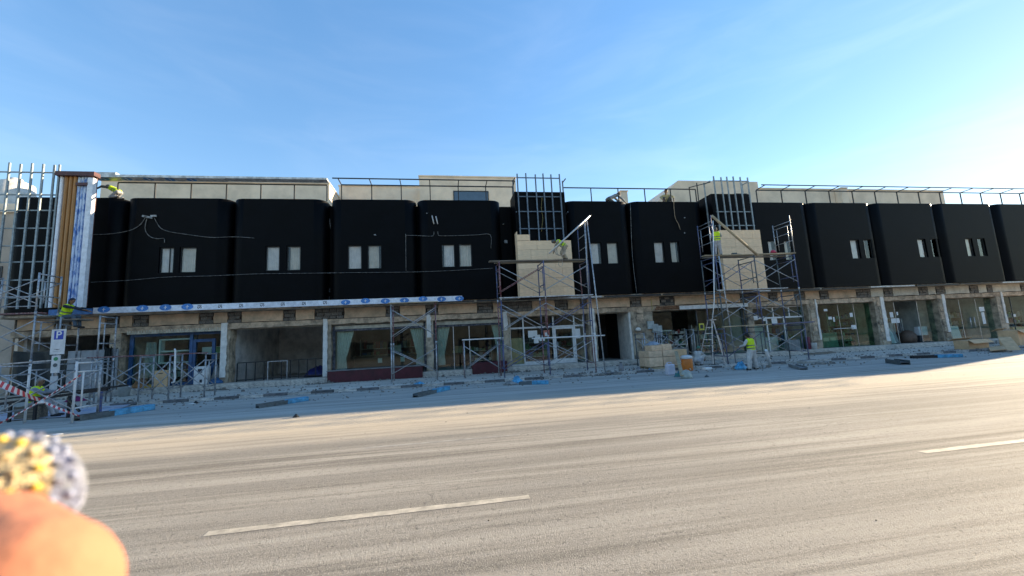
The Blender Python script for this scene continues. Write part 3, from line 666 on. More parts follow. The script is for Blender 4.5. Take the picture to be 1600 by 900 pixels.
# -- green glass shop
z = fl(29); s = front('greenish plate glass shop window between two broken columns', 26.4, 31.0)
bars(s, alu, [(28.35,28.38,z,3.36),(29.7,29.73,z,3.36)], .03); bars(s, steel_d, [(26.3,31.1,3.36,3.42)], .06)
glazed(s,26.3,28.35,z,3.36,greenglass); glazed(s,28.38,29.7,z,3.36,greenglass); glazed(s,29.73,31.1,z,3.36,greenglass)
for px, py, a, b_ in ((1290,484.5,.3,.16),(1297,497,.3,.2),(1303,499,.14,.34),(1334,511,.42,.3),(1330,492,.25,.3)): notice(s, px, py, a, b_)
p = at(1320,513,25.2); MB().tube([(p.x-1.0,25.16,p.z),(p.x+.7,25.16,p.z)],.03).build('push_bar', alu, s)
cc = thing('glass_counter', 'pale glass counter with small goods behind the greenish window', 'counter', (27.6,26.1,z)); MB().box(26.6,28.6,25.8,26.4,z,z+1.05).build('counter_front', M('aqua_panel', (.28,.42,.42), .3, .2, 3, .05), cc)
for k in range(3): MB().box(26.75+k*.6,27.2+k*.6,25.775,25.799,z+.45,z+.7).build('counter_card', paper, cc)
for k in range(7): MB().lathe((26.75+k*.27,26.0,z+1.051), [(.07,0),(.09,.08),(.05,.18),(.06,.22)], 8).build('jar', random.choice(gm), cc)
goods('stock shelf behind the greenish glass window', 28.6, 30.9, 27.8, z, 2.8, 8, gm, 61, rows=5)
goods('narrow stock rack beside the greenish glass push bar', 29.3, 30.4, 26.1, z, 1.35, 6, gm, 62, rows=3)

# -- dress shop
z = fl(34.5); s = front('open glass shop window with white dresses on show', 32.1, 36.8)
bars(s, alu, [(33.3,33.33,z,3.36),(35.4,35.43,z,3.36)], .03); bars(s, steel_d, [(32.05,36.85,3.36,3.42)], .06); glazed(s,32.05,33.3,z,3.36); glazed(s,35.43,36.85,z,3.36)
for px, py, a, b_ in ((1393,492,.3,.4),(1399,501,.75,.35),(1402,490,.15,.25)): notice(s, px, py, a, b_)
whitec = M('white_satin', (.78,.80,.84), .6, .08, 4, .15)
def dress(label, x, y, z0, h, mat):
    t = thing('dress_on_stand', label, 'dress', (x,y,z0)); mb = MB(); n = 24; prof = [(.42,.0),(.36,.18),(.27,.42),(.17,.58),(.12,.64),(.15,.74),(.16,.82),(.09,.86),(.05,.88)]
    vs = []
    for r, q in prof:
        for k in range(n):
            a = 2*math.pi*k/n; rr = r*(1+(.10*math.sin(a*8) if q < .5 else 0)); vs.append((x+rr*math.cos(a)*h/1.75, y+rr*.8*math.sin(a)*h/1.75, z0+.05+q*h))
    mb.add(vs, [(i*n+j,i*n+(j+1)%n,(i+1)*n+(j+1)%n,(i+1)*n+j) for i in range(len(prof)-1) for j in range(n)], True); mb.build('gown', mat, t)
    MB().tube([(x,y,z0+.88*h),(x,y,z0+.97*h)],.03).build('stand_neck', gm[3], t); MB().lathe((x,y,z0),[(.2,0),(.2,.03),(.03,.05)],12).build('stand_base', gm[3], t)
dress('white gown on a stand at the left of the dress shop window', 33.0, 25.75, z, 1.85, whitec)
dress('grey gown on a stand beside the white gown', 33.9, 26.2, z, 1.75, M('grey_satin', (.35,.38,.40), .6, .1))
rk = thing('clothes_rack', 'metal clothes rack with hanging garments in the dress shop', 'clothes rack', (35.2,27,z))
for x in (34.4,36.0): MB().tube([(x,27,z),(x,27,z+1.9)],.02).build('rack_post', alu, rk)
MB().tube([(34.4,27,z+1.9),(36.0,27,z+1.9)],.02).build('rack_bar', alu, rk)
for k in range(8): MB().box(34.5+k*.19,34.6+k*.19,26.8,27.2,z+.8+random.uniform(-.2,.2),z+1.85).build('garment', random.choice(gm), rk)
gb = MB(); gb.lathe((35.0,25.9,z),[(.45,0),(.52,.3),(.5,.6),(.3,.85),(.1,.95)],16); tag(gb.build('pouffe', M('brown_leather', (.16,.10,.07), .6, .2)), 'brown round pouffe in the dress shop window', 'pouffe')
tag(MB().box(35.7,36.5,25.6,25.9,z+.5,z+1.15).build('shirt_box', whitec), 'white folded shirts stacked at the right of the dress shop', 'clothes'); 
tag(MB().box(35.65,36.55,25.58,25.92,z,z+.499).build('plinth_block', gm[3]), 'dark plinth below the folded white shirts', 'plinth')

# -- two far shops
z = fl(40); s = front('grey reflective shop window with a white board leaning inside', 37.6, 42.6)
bars(s, alu, [(39.4,39.43,z,3.36),(41.0,41.03,z,3.36)], .03); bars(s, steel_d, [(37.55,42.6,3.36,3.42)], .06)
for a, b_ in ((37.55,39.4),(39.43,41.0),(41.03,42.55)): glazed(s,a,b_,z,3.36)
p = at(1534,488,25.2); notice(s,1534,483,.5,.35); notice(s,1537,497,.3,.9)
for x in (40.1,40.5): MB().tube([(x,25.17,1.1),(x,25.17,1.9)],.03).build('door_handle', alu, s)
tag(MB().obox((39.1,25.6,z+.55),(.85,.04,1.1),0,-.12).build('leaning_board', paper), 'white board leaning inside the grey shop window', 'board')
goods('stock shelf in the grey shop window', 37.8, 39.6, 27.5, z, 2.6, 8, gm, 71, rows=4); goods('stock shelf at the right of the grey shop', 40.8, 42.5, 28.5, z, 2.5, 8, gm, 72, rows=4)
z = fl(45); s = front('last grey shop window at the right edge', 43.1, 48.0)
bars(s, steel_d, [(43.05,48.0,3.36,3.42),(44.5,44.54,z,3.36)], .06); glazed(s,43.05,44.5,z,3.36); glazed(s,44.54,48,z,3.36); notice(s,1585,493,.3,.2)
goods('stock shelf in the last shop at the right edge', 43.5, 47, 27.5, z, 2.3, 8, gm, 81, rows=4)

# -- open room: black guard rail and blue tarp
z = fl(-9); t = thing('guard_rail', 'black steel guard rail across the empty open shop unit', 'railing', (-9.1,25.6,z))
MB().beam((-11.4,25.45,z+1.03),(-6.9,25.75,z+1.03),.05,.05).build('top_rail', blackm, t); MB().beam((-11.4,25.45,z+.08),(-6.9,25.75,z+.08),.05,.05).build('bottom_rail', blackm, t)
for k in range(11): MB().beam((-11.4+.45*k,25.45+.03*k,z),(-11.4+.45*k,25.45+.03*k,z+1.0),.045,.045).build('post', blackm, t)
fr_ = thing('steel_trestle', 'small grey steel trestle standing before the black guard rail', 'frame', (-9.3,25.2,z))
for x in (-9.7,-8.7): MB().beam((x,25.15,z),(x,25.15,z+1.0),.045,.045).build('leg', galv, fr_)
MB().beam((-9.72,25.15,z+1.02),(-8.68,25.15,z+1.02),.045,.04).build('top_bar', galv, fr_)
def heap(name, label, cat, c, rx, ry_, h, mat, seed, n=16, m_=6):
    random.seed(seed); mb = MB(); vs = [(c[0],c[1],c[2]+h)]
    for j in range(1, m_+1):
        for k in range(n):
            a = 2*math.pi*k/n; q = j/m_; rr = q*(1+random.uniform(-.16,.16)); hh = h*(1-q**1.7)*random.uniform(.65,1.25) if j < m_ else 0
            vs.append((c[0]+rx*rr*math.cos(a), c[1]+ry_*rr*math.sin(a), c[2]+hh+.002))
    fs = [(0,1+k,1+(k+1)%n) for k in range(n)] + [(1+j*n+k,1+(j+1)*n+k,1+(j+1)*n+(k+1)%n,1+j*n+(k+1)%n) for j in range(m_-1) for k in range(n)]
    fs.append([1+(m_-1)*n+k for k in reversed(range(n))])
    mb.add(vs, fs, True); return tag(mb.build(name, mat), label, cat)
heap('tarpaulin', 'crumpled blue tarpaulin behind the black guard rail', 'tarpaulin', (-7.4,26.3,z), .75, .5, .55, M('blue_tarp', (.02,.03,.16), .5, .3, 5, .3), 5)

for k, (lab, a, b_, yy, hh) in enumerate((('tall goods rack at the left of the greenish shop',26.6,28.2,26.9,2.9),('low goods rack at the right of the dress shop',34.3,35.5,26.9,1.5),('tall goods rack at the left of the grey far shop',37.7,38.9,26.6,2.3),('low goods rack in the middle of the grey far shop',39.6,41.0,26.4,1.3),('low goods rack at the left of the last shop',43.3,44.9,26.5,1.6),('goods rack under the transom lights of the second white shop',21.3,22.9,27.6,2.3),('crowded goods rack right of the dark shop',18.0,20.2,26.9,1.7),('goods rack beside the restaurant entrance glass',1.8,3.2,27.5,1.6))):
    goods(lab, a, b_, yy+1.4, fl(a), fl(a)+hh-.3, 8, gm+gm[:1], 200+k, rows=4)
# ================================================================== CLADDING FRAMES
def grid(label, xs, zs, y, z0, z1, mat, rear, loc):
    t = thing('steel_grid_frame', label, 'steel frame', loc)
    for x in xs: MB().beam((x,y,z0),(x,y,z1+random.uniform(-.03,.06)),.07,.07).build('upright', mat, t)
    for q in zs: MB().beam((xs[0]-.04,y+.07,q),(xs[-1]+.04,y+.07,q),.055,.055).build('crossbar', mat, t)
    for x in rear:
        MB().beam((x,23.95,z0),(x,23.95,z1-.1),.07,.07).build('upright', mat, t)
        for q in zs[::2]: MB().beam((x,y+.1,q),(x,23.92,q),.05,.05).build('return_bar', mat, t)
    return t
grid('blue-grey steel grid rising above the first stone panel', [4.74,5.28,5.87,6.36,6.86,7.40], [11.78,10.58,9.64,8.57,7.6,6.5,5.4], 23.2, 4.5, 12.0, gridblue, [4.6,7.82], (6.1,23.2,4.5))
grid('grey steel grid rising above the second stone panel', [18.02,18.56,19.0,19.48,20.0,20.56], [11.8,9.66,8.72,7.6,6.5,5.4], 23.2, 4.5, 12.03, grid_m, [17.82,20.72], (19.3,23.2,4.5))
grid('tall grey steel grid at the left corner before a black bay', [-21.25,-20.72,-20.25,-19.78,-19.31,-18.84,-18.62], [11.46,10.3,9.5,8.6,7.73,6.93,6.05,5.2], 22.8, 4.66, 11.85, grid_m, [-18.5], (-20,22.8,4.66))
def stonepier(label, x0, x1, z0, tops, y):
    t = thing('stone_cladding', label, 'stone cladding', ((x0+x1)/2, y, z0))
    MB().box(x0+.06, x1-.06, y+.04, y+.16, z0+.04, max(tops)-.62).build('backing_frame', steel_d, t)
    n = len(tops); wd = (x1-x0)/n; ch = .565
    um = unit_box('stone_slab', stone, .012)
    r = 0; zz = z0
    while zz < max(tops)-.05:
        cuts = [0, .36, .68, 1] if r % 2 else [0, .24, .55, .80, 1]
        for a, b_ in zip(cuts[:-1], cuts[1:]):
            xa, xb = x0+(x1-x0)*a, x0+(x1-x0)*b_; xm = (xa+xb)/2
            top = tops[min(n-1, int((xm-x0)/wd))]; h = min(ch, top-zz)
            if h < .12: continue
            inst('stone_slab', um, t, (xm, y+random.uniform(-.004,.004), zz+h/2), ((xb-xa)-.012, .05, h-.012))
        for sx in (x0, x1):
            if min(ch, tops[0 if sx == x0 else -1]-zz) > .3: inst('stone_slab', um, t, (sx+(.025 if sx == x0 else -.025), y+.33, zz+ch/2), (.045, .58, ch-.012))
        zz += ch; r += 1
    return t
stonepier('sandstone panel with a stepped left corner behind the first scaffold', 4.48, 7.80, 4.40, [8.16,7.78,7.78,7.78,7.78,7.78], 23.08)
stonepier('square-topped sandstone panel behind the second scaffold', 17.86, 20.84, 4.40, [8.45]*5, 23.08)
# fluted corner cladding
brown = M('brown_wood_print', (.42,.19,.055), .5, .15, 2, .1, stretch=(5,5,.4)); dbrown = M('dark_brown_cap', (.09,.025,.025), .5, .2)
bwrap = M('blue_white_film', (.60,.72,.88), .35, .3, 2.2, .4, 14, col2=(.05,.20,.55), patch=.22, stretch=(3,3,.9))
t = thing('fluted_cladding', 'fluted corner cladding with brown fins and film-wrapped white fins', 'cladding', (-17.85,22.75,4.65))
def fin(x, wd, mat, z0=4.66, z1=11.2, name='fin'):
    n = 8; prof = [(x-wd/2*math.cos(math.pi*k/n), 22.80-wd*.62*math.sin(math.pi*k/n)) for k in range(n+1)]
    return MB().slab(prof, z0, z1).build(name, mat, t)
fin(-18.44,.16,film); 
for x in (-18.24,-18.05,-17.86): fin(x,.165,brown)
for x in (-17.70,-17.55,-17.42,-17.29): fin(x,.125,bwrap)
MB().box(-18.6,-17.0,22.83,22.9,4.7,11.2).build('backing_sheet', dbrown, t)
MB().box(-17.22,-16.98,22.6,22.82,4.62,11.12).build('edge_trim', film, t); MB().box(-18.6,-16.93,22.55,22.95,11.21,11.42).build('cap_beam', dbrown, t)
MB().box(-17.72,-17.2,22.6,22.72,10.72,10.86).build('clamp_bar', dbrown, t)
# film-covered trim strips with printed roundels
def emblem(parent, c, r, up=False):
    mb = MB(); n = 20
    if up: mb.slab([(c[0]+r*math.cos(2*math.pi*k/n), c[1]+r*.9*math.sin(2*math.pi*k/n)) for k in range(n)], c[2]-.003, c[2]-.001)
    else: mb.prism([(c[0]+r*1.75*math.cos(2*math.pi*k/n), c[2]+r*math.sin(2*math.pi*k/n)) for k in range(n)], c[1]-.003, c[1]-.001)
    e = mb.build('printed_roundel', emblem_m, parent)
    g = MB()
    if up: g.box(c[0]-r*.1,c[0]+r*.1,c[1]-r*.55,c[1]+r*.55,c[2]-.006,c[2]-.0032)
    else:
        g.prism([(c[0]-r*.18,c[2]-r*.6),(c[0]+r*.02,c[2]-r*.6),(c[0]+r*.12,c[2]+r*.55),(c[0]-r*.12,c[2]+r*.5)], c[1]-.006, c[1]-.0032); g.prism([(c[0]-r*.5,c[2]-r*.1),(c[0]+r*.5,c[2]-r*.02),(c[0]+r*.45,c[2]+r*.12),(c[0]-r*.45,c[2]+r*.06)], c[1]-.0058, c[1]-.0034)
    g.build('roundel_mark', paper, e)
t = thing('film_covered_trim', 'long white film-covered trim with blue roundels along the foot of the black bays', 'trim', (-9,23.85,4.42))
def zt(x): return 4.43
MB().box(-19.3,-17.45,23.78,23.96,4.40,4.68).build('trim_length', emblem_m, t)
segs = [-17.4,-13.9,-10.3,-6.7,-3.2,1.18]
for a, b_ in zip(segs[:-1], segs[1:]): MB().box(a+.004,b_-.004,23.78,23.96,4.41,4.71).build('trim_length', film, t)
for px in (163,223,259,293,540,571,602,632,661,690,718): p = at(px, 470, 23.77); emblem(t, (min(p.x,1.05),23.78,4.57+(.03 if px % 2 else -.02)), .145 if px > 300 else .16)
sm = text_mesh('SI', .27, 'printed_text'); sm.materials.append(ink)
for px in (312,344,377,410,442,475,508): p = at(px, 478, 23.77); inst('printed_text', sm, t, (p.x,23.777,4.57), rx=math.pi/2, ry=-math.pi/2)
t = thing('soffit_trim', 'film-wrapped roof edge trim with blue roundels above the left black bays', 'trim', (-11.5,23.6,11.55))
metal_f = M('dull_film_metal', (.62,.63,.62), .45, .25, 4, .2, 20, metal=.2)
MB().box(-17.9,-16.7,23.55,24.05,11.55,11.82).build('trim_length', metal_f, t); MB().box(-16.695,-11.5,23.55,24.05,11.57,11.70).build('trim_length', metal_f, t); MB().box(-11.49,-6.25,23.55,24.05,11.59,11.70).build('trim_length', metal_f, t)
for px in (158,193,228,262,296): p = at(px,279,23.6); emblem(t, (p.x,23.8,11.55 if px < 190 else 11.57), .24, True)
# ---- roof railings
def railing(label, x0, x1, n, second, rz=11.55):
    t = thing('roof_railing', label, 'railing', ((x0+x1)/2, 24.2, 10.6))
    if rz: MB().beam((x0,24.2,rz),(x1,24.2,rz),.06,.06).build('top_rail', blackm, t)
    if second: MB().beam((x0-.3,23.35,rz+.05),(x1,23.35,rz+.05),.055,.055).build('front_rail', blackm, t)
    for k in range(n+1):
        x = x0+(x1-x0)*k/n
        MB().beam((x,24.2,10.55),(x,24.2,(rz or 11.55)-.03),.055,.055).build('post', blackm, t)
        if second: MB().beam((x,24.17,rz),(x,23.37,rz+.05),.045,.045).build('outrigger', blackm, t)
railing('roof rail posts under the left film-wrapped trim', -17.0, -6.4, 6, False, 11.52)
railing('black double roof railing before the beige rooftop room', -5.6, 4.6, 6, True)
railing('thin single roof railing between the two steel grids', 7.9, 17.3, 5, False)
railing('long black double roof railing at the right of the second steel grid', 22.0, 52, 15, True)
t = thing('roof_bracket', 'bent black bracket frame left of the second steel grid', 'bracket', (17.2,24.1,10.6))
for x in (16.75,17.35): MB().beam((x,24.05,10.6),(x,24.05,11.95-.3*(x<17)),.05,.05).build('post', blackm, t)
MB().beam((16.75,24.0,11.6),(17.9,23.4,11.75),.045,.045).build('arm', blackm, t)
# ---- loose cables on the black wall
cab = M('pale_cable', (.24,.24,.23), .7, .4, 6, .2)
def cable(label, pts, r=.018, Y=23.95, mat=None):
    p = [at(a, b_, Y) for a, b_ in pts]; out = []
    for k in range(len(p)-1):
        p0, p1, p2, p3 = p[max(k-1,0)], p[k], p[k+1], p[min(k+2,len(p)-1)]
        for q in range(5):
            s_ = q/5; out.append(.5*((2*p1)+(p2-p0)*s_+(2*p0-5*p1+4*p2-p3)*s_*s_+(3*p1-p0-3*p2+p3)*s_**3))
    out.append(p[-1]); return tag(MB().tube(out, r, 6).build('loose_cable', mat or cab), label, 'cable')
cable('cable sagging left from the bracket high on the black bay', [(228,338),(220,350),(208,358),(190,363),(165,366),(143,366.5)])
cable('short cable dropping to the left window from the bracket', [(230,340),(227,352),(228,362),(235,370),(246,373),(256,372.5),(257,379)])
cable('cable curving right from the bracket to the next black bay', [(240,338),(245,348),(252,357),(265,362),(290,366),(330,371),(365,370),(397,372)])
cable('thin line drooping across the lower left black bays', [(142,441),(200,438),(260,433),(330,431),(400,428),(470,427),(550,426),(640,425),(700,423),(770,419)], .013)
cable('conduit running left below the two pale pipes', [(678,362),(677,368),(670,369),(650,368),(635,368),(634,370),(634.5,423)], .016)
cable('conduit running right below the two pale pipes', [(684,362),(685,367),(690,368.5),(720,368),(745,367),(766,367),(767,388)], .016)
cable('yellowish cord hanging inside the first steel grid', [(847,308),(846,325),(848,340),(847,352),(846,362)], .012, 23.38, M('yellow_cord', (.45,.38,.15), .8, .2))
cable('dark cable down the joint between two black bays', [(985,318),(987,380),(990,420),(995,458)], .015)
for k, (a, b_) in enumerate((((675,337),(678,350)),((681,338),(684,350)))):
    tag(MB().tube([at(*a,23.93), at(*b_,23.93)], .035).build('pipe_stub', M('grey_pipe', (.5,.5,.5), .5, .1)), ('left' if k == 0 else 'right')+' of the two short pale pipes on the black bay', 'pipe')
br = thing('cable_bracket', 'pale broken cable bracket high on the black bay', 'bracket', at(233,339,23.95))
for px, py, q in ((226,338,.2),(233,339.5,.3),(240,337.5,.26)): p = at(px,py,23.93); MB().obox(p,(q,.08,.1),0,0,random.uniform(-.4,.4)).build('clip', speck, br)
# ================================================================== SCAFFOLDS
def scaffold(label, xs, y0, y1, zs, mats, braces=None, group=None, base=None, feet=True, lean=0, rungs=True, brace_both=True):
    xm = sum(xs)/len(xs); g0 = gz(xm)+SW if base is None else base
    t = thing('scaffold', label, 'scaffold', (xm, (y0+y1)/2, g0)); r = .033
    def mt(k): return mats[k % len(mats)]
    for i, x in enumerate(xs):
        for j, y in enumerate((y0, y1)):
            zb = (sz(x) if base is None else base); lv = [zb]+list(zs)
            for k in range(len(lv)-1):
                top = lv[k+1]
                MB().tube([(x+lean*(lv[k]-zb),y,lv[k]+(.0 if k == 0 else .03)),(x+lean*(top-zb),y,top+.0)], r, 8).build('upright', mt(i+k+j), t)
                if k: MB().tube([(x,y,lv[k]-.06),(x,y,lv[k]+.1)], r*1.35, 8).build('coupler', galv, t)
            if feet:
                MB().box(x-.07,x+.07,y-.07,y+.07,zb,zb+.012).build('base_plate', galv, t)
        if rungs:
            for k in range(len(zs)):
                lo = g0 if k == 0 else zs[k-1]; hi = zs[k]
                for q in (hi-.05, hi-.33, lo+.45 if k == 0 else lo+.75):
                    if q > lo+.1: MB().tube([(x,y0,q),(x,y1,q)], r*.85, 6).build('rung', mt(i+k), t)
                # inner short ladder post of the frame
                ym = y0+.28
                MB().tube([(x,ym,hi-.33),(x,ym,lo+.45)], r*.75, 6).build('inner_post', mt(i+k), t)
    for k in range(len(zs)):
        lo = g0 if k == 0 else zs[k-1]; hi = zs[k]
        for i in range(len(xs)-1):
            if braces and (i, k) not in braces: continue
            for y in ((y0-.03, y1+.03) if brace_both else (y0-.03,)):
                a, b_ = lo+.42, hi-.28
                MB().tube([(xs[i],y,a),(xs[i+1],y,b_)], .021, 6).build('cross_brace', galv if (i+k) % 2 else mt(k), t)
                MB().tube([(xs[i],y+.02,b_),(xs[i+1],y+.02,a)], .021, 6).build('cross_brace', galv, t)
    return t
def plank(label, a, b_, wd=.3, th=.05, mat=None, y=None):
    return tag(MB().beam(a, b_, wd, th).build('scaffold_plank', mat or wood, None, .006), label, 'plank')
# first tall tower
T1y0, T1y1 = 20.95, 22.25
scaffold('tall blue scaffold tower with cross braces before the first stone panel', [3.05,5.45,7.95], T1y0, T1y1, [2.06,4.12,6.14], [bluet, bluet, redt], None)
t = thing('scaffold_extension', 'upper scaffold frame at the right end of the first tower', 'scaffold', (7.95,21.6,6.2))
for y in (T1y0, T1y1): MB().tube([(7.95,y,6.24),(7.98,y,8.3)],.024).build('upright', galv if y < 22 else bluet, t)
for q in (6.9,7.6,8.2): MB().tube([(7.96,T1y0,q),(7.96,T1y1,q)],.02).build('rung', galv, t)
plank('long weathered plank on top of the first scaffold', (2.55,21.35,6.21),(8.0,21.35,6.21),.32,.06,dkwood)
plank('second plank beside it on the first scaffold top', (2.9,21.75,6.21),(8.0,21.75,6.21),.3,.05,wood)
tag(MB().beam((2.95,20.9,4.19),(8.1,20.9,4.19),.06,.05).build('scaffold_rail', galv), 'pale horizontal tube halfway up the first scaffold', 'tube')
p0, p1 = at(831,529,20.8), at(945,524,20.8)
tag(MB().tube([p0,p1],.035).build('scaffold_rail', whitef), 'short white tube across the lower first scaffold', 'tube')
tag(MB().tube([at(858,396,20.85), at(922,337,20.85)],.045).build('leaning_pole', alu), 'thick grey pole rising diagonally over the first stone panel', 'pole')
for k, (a, b_) in enumerate((((913,345),(921,480)),((917,345),(946,584)))):
    pb = ground(*b_, up=SW) if k else at(921,480,20.9); tag(MB().tube([at(*a,20.7+k*.1), pb],.035,8).build('leaning_pole', galv), ('long grey pole leaning on the right end of the first scaffold down to the pavement','short pale pole tied upright at the right end of the first scaffold')[1-k], 'pole')
# coiled rope on the platform
rp = []; c = at(875,392,21.1)
for k in range(60): a = k*.55; rp.append((c.x+.26*math.cos(a)*(1-.3*math.sin(k)), 21.05+.05*math.sin(k*1.3), c.z+.28*math.sin(a)))
c2 = at(876,412,21.0); rp += [(c2.x+.12*math.cos(a*.5), 21.0, c2.z+.15*math.sin(a*.5)) for a in range(14)]
tag(MB().tube(rp,.012,5).build('rope_coil', M('pale_rope', (.55,.48,.4), .9, .3)), 'tangled pale rope hanging at the first scaffold platform', 'rope')
# second tall tower
T2y0, T2y1 = 20.6, 21.9
scaffold('tall mixed blue and grey scaffold tower before the second stone panel', [15.5,18.0,20.7], T2y0, T2y1, [2.04,4.10,6.15], [bluet, steel_d], None)
for x, nm in ((15.5,'left'),(20.75,'right')):
    t = thing('scaffold_extension', 'upper guard frame at the %s end of the second tower' % nm, 'scaffold', (x,21.25,6.25))
    for y in (T2y0, T2y1): MB().tube([(x,y,6.28),(x,y,8.55 if y < 21 else 8.3)],.026).build('upright', galv if nm == 'right' else bluet, t)
    for y in (T2y0+.25, T2y1-.25): MB().tube([(x,y,6.6),(x,y,7.95)],.018).build('inner_post', galv, t)
    for q in (7.0,7.5,7.98,8.2): MB().tube([(x,T2y0,q),(x,T2y1,q)],.02).build('rung', galv, t)
plank('left plank on top of the second scaffold', (15.0,21.0,6.24),(18.3,21.0,6.24),.34,.06,wood)
plank('right plank on top of the second scaffold holding a red helmet', (18.4,21.0,6.26),(21.1,21.0,6.30),.34,.07,wood)
plank('rear plank on top of the second scaffold', (15.4,21.5,6.23),(20.9,21.5,6.23),.3,.05,dkwood)
tag(MB().beam((15.3,20.55,4.16),(19.9,20.55,4.16),.06,.05).build('scaffold_rail', galv), 'pale horizontal tube halfway up the second scaffold', 'tube')
plank('pale plank low on the left of the second scaffold', (15.4,20.5,2.10),(18.4,20.5,2.10),.2,.06,wood)
plank('blue painted plank low on the right of the second scaffold', (18.5,20.5,2.1),(21.2,20.5,2.12),.3,.07,bluet)
tag(MB().tube([at(1112,337,20.5), at(1184,399,20.5)],.075,10).build('timber_pole', wood), 'thick timber pole leaning diagonally across the second stone panel', 'pole')
tag(MB().tube([at(1114,345,20.4), at(1116,470,20.4), at(1113,500,20.4)],.03,8).build('leaning_pole', whitef), 'white pole standing at the left of the second scaffold', 'pole')
pb = ground(1150,567,SW); tag(MB().tube([at(1123,400,20.3), pb],.035,8).build('leaning_pole', galv), 'long pale pole slanting down the left of the second scaffold to the ground', 'pole')
hm = MB(); c = at(1208,395,21.0); hm.lathe((c.x,21.0,6.34),[(.2,0),(.21,.02),(.15,.03),(.14,.1),(.1,.16),(.03,.19)],16); tag(hm.build('red_helmet', M('red_plastic', (.6,.03,.06), .4, .1)), 'red helmet lying on the second scaffold plank', 'helmet')
tl = MB(); c = at(1150,398,21.2); tl.obox((c.x,21.1,6.31),(.7,.1,.08),.3); tl.obox((c.x-.2,21.1,6.37),(.25,.2,.06),-.2); tag(tl.build('grinder_tool', steel_d), 'dark hand tool lying on the second scaffold platform', 'tool')
# middle scaffold (two bays of different height) before the restaurant
scaffold('tall narrow grey scaffold frame before the restaurant window', [-2.66,-.36], 22.2, 23.2, [2.05,4.2], [galv, galv, redt])
tag(MB().beam((-2.8,22.15,4.24),(-.2,22.15,4.24),.14,.05).build('scaffold_plank', wood), 'short plank on top of the restaurant scaffold', 'plank')
scaffold('low grey scaffold frame before the restaurant entrance', [1.1,3.0], 22.0, 22.8, [2.08], [galv, redt])
tag(MB().beam((1.0,21.95,2.13),(3.1,21.95,2.13),.08,.06).build('scaffold_rail', whitef), 'pale tube on top of the low restaurant scaffold', 'tube')
# low scaffold before the passage column
scaffold('small grey scaffold frame beside the passage column', [11.35,12.75], 21.9, 23.0, [2.0], [galv, steel_d])
scaffold('thin grey scaffold frame before the dark shop display case', [13.2,15.4], 23.3, 24.1, [2.1], [galv])
# left: tall scaffold before the steel grid
scaffold('tall grey scaffold at the left edge before the steel grid', [-20.4,-18.5,-16.35], 19.6, 20.6, [2.1,4.05,5.75], [galv], None)
plank('maroon plank on the left scaffold', (-20.6,19.9,4.1),(-16.3,19.9,4.1),.3,.05,redt)
for q in (4.35,4.75): tag(MB().tube([(-21,19.5,q),(-16.2,19.5,q)],.022).build('scaffold_rail', galv), ('upper' if q > 4.5 else 'lower')+' guard tube along the left scaffold', 'tube')
scaffold('small grey scaffold frame under the seated worker', [-16.0,-14.55], 20.3, 21.2, [2.0,3.95], [galv], {(0,0)})
# low scaffold row before the blue shop
scaffold('long low grey scaffold row before the blue shop', [-14.75,-12.95,-11.8,-10.4], 20.35, 21.2, [2.12], [galv])
tag(MB().beam((-14.9,20.3,2.16),(-10.3,20.3,2.12),.06,.05).build('scaffold_rail', redt), 'maroon tube along the top of the low scaffold row', 'tube')
tag(MB().beam((-19,20.2,2.05),(-14.9,20.25,2.16),.06,.05).build('scaffold_rail', galv), 'grey tube along the top of the left scaffold', 'tube')
hk = MB(); hk.tube([at(273,545,20.1),at(274,548,20.1),at(273.5,570,20.1),at(273.8,590,20.1),at(272,597,20.1),at(268,598,20.1)],.035); tag(hk.build('bent_pipe', whitef), 'bent white pipe hooked on the low scaffold row', 'pipe')
# front left scaffold frame and barrier tape
scaffold('near pale scaffold frame with crossed braces at the left edge', [-13.6,-11.55], 15.35, 16.3, [2.0], [galv, whitef], base=gz(-12))
tape_w = M('barrier_tape', (.75,.72,.68), .5, .1, 3, 0); tape_r = M('barrier_tape_red', (.62,.06,.07), .5, .1, 3, 0)
def tape(label, pa, pb, sag, n=26, wd=.09, depth=(15.2,15.2)):
    A, Bv = at(*pa, depth[0]), at(*pb, depth[1]); mb = MB()
    for k in range(n+1):
        s_ = k/n; p = A+(Bv-A)*s_; p.z -= sag*4*s_*(1-s_); tw = .5*math.sin(s_*5); u = Vector((0, math.sin(tw), math.cos(tw)))*wd/2; mb.v += [p-u, p+u]
    mb.f = [(2*k,2*k+2,2*k+3,2*k+1) for k in range(n)]
    o = tag(mb.build('barrier_tape', tape_w), label, 'barrier tape'); o.data.materials.append(tape_r)
    for k, q in enumerate(o.data.polygons): q.material_index = k % 2
tape('thick red and white barrier tape sloping down at the left edge', (-30,585), (64,626), .03, 22, .17, (14.6,15.2)); tape('thin red and white tape slanting down to the scaffold foot', (64,626), (124,650), .02, 16, .07)
tape('red and white tape rising to the near scaffold top', (64,626), (126,586), .01, 16, .05); tape('pale tape falling to the lower left edge', (64,626), (-10,666), .02, 16, .05)
knot = heap('tape_knot', 'knot of pale tape where the barrier tapes cross', 'tape', at(65,630,15.2), .12, .08, .1, tape_w, 8, 10, 4)

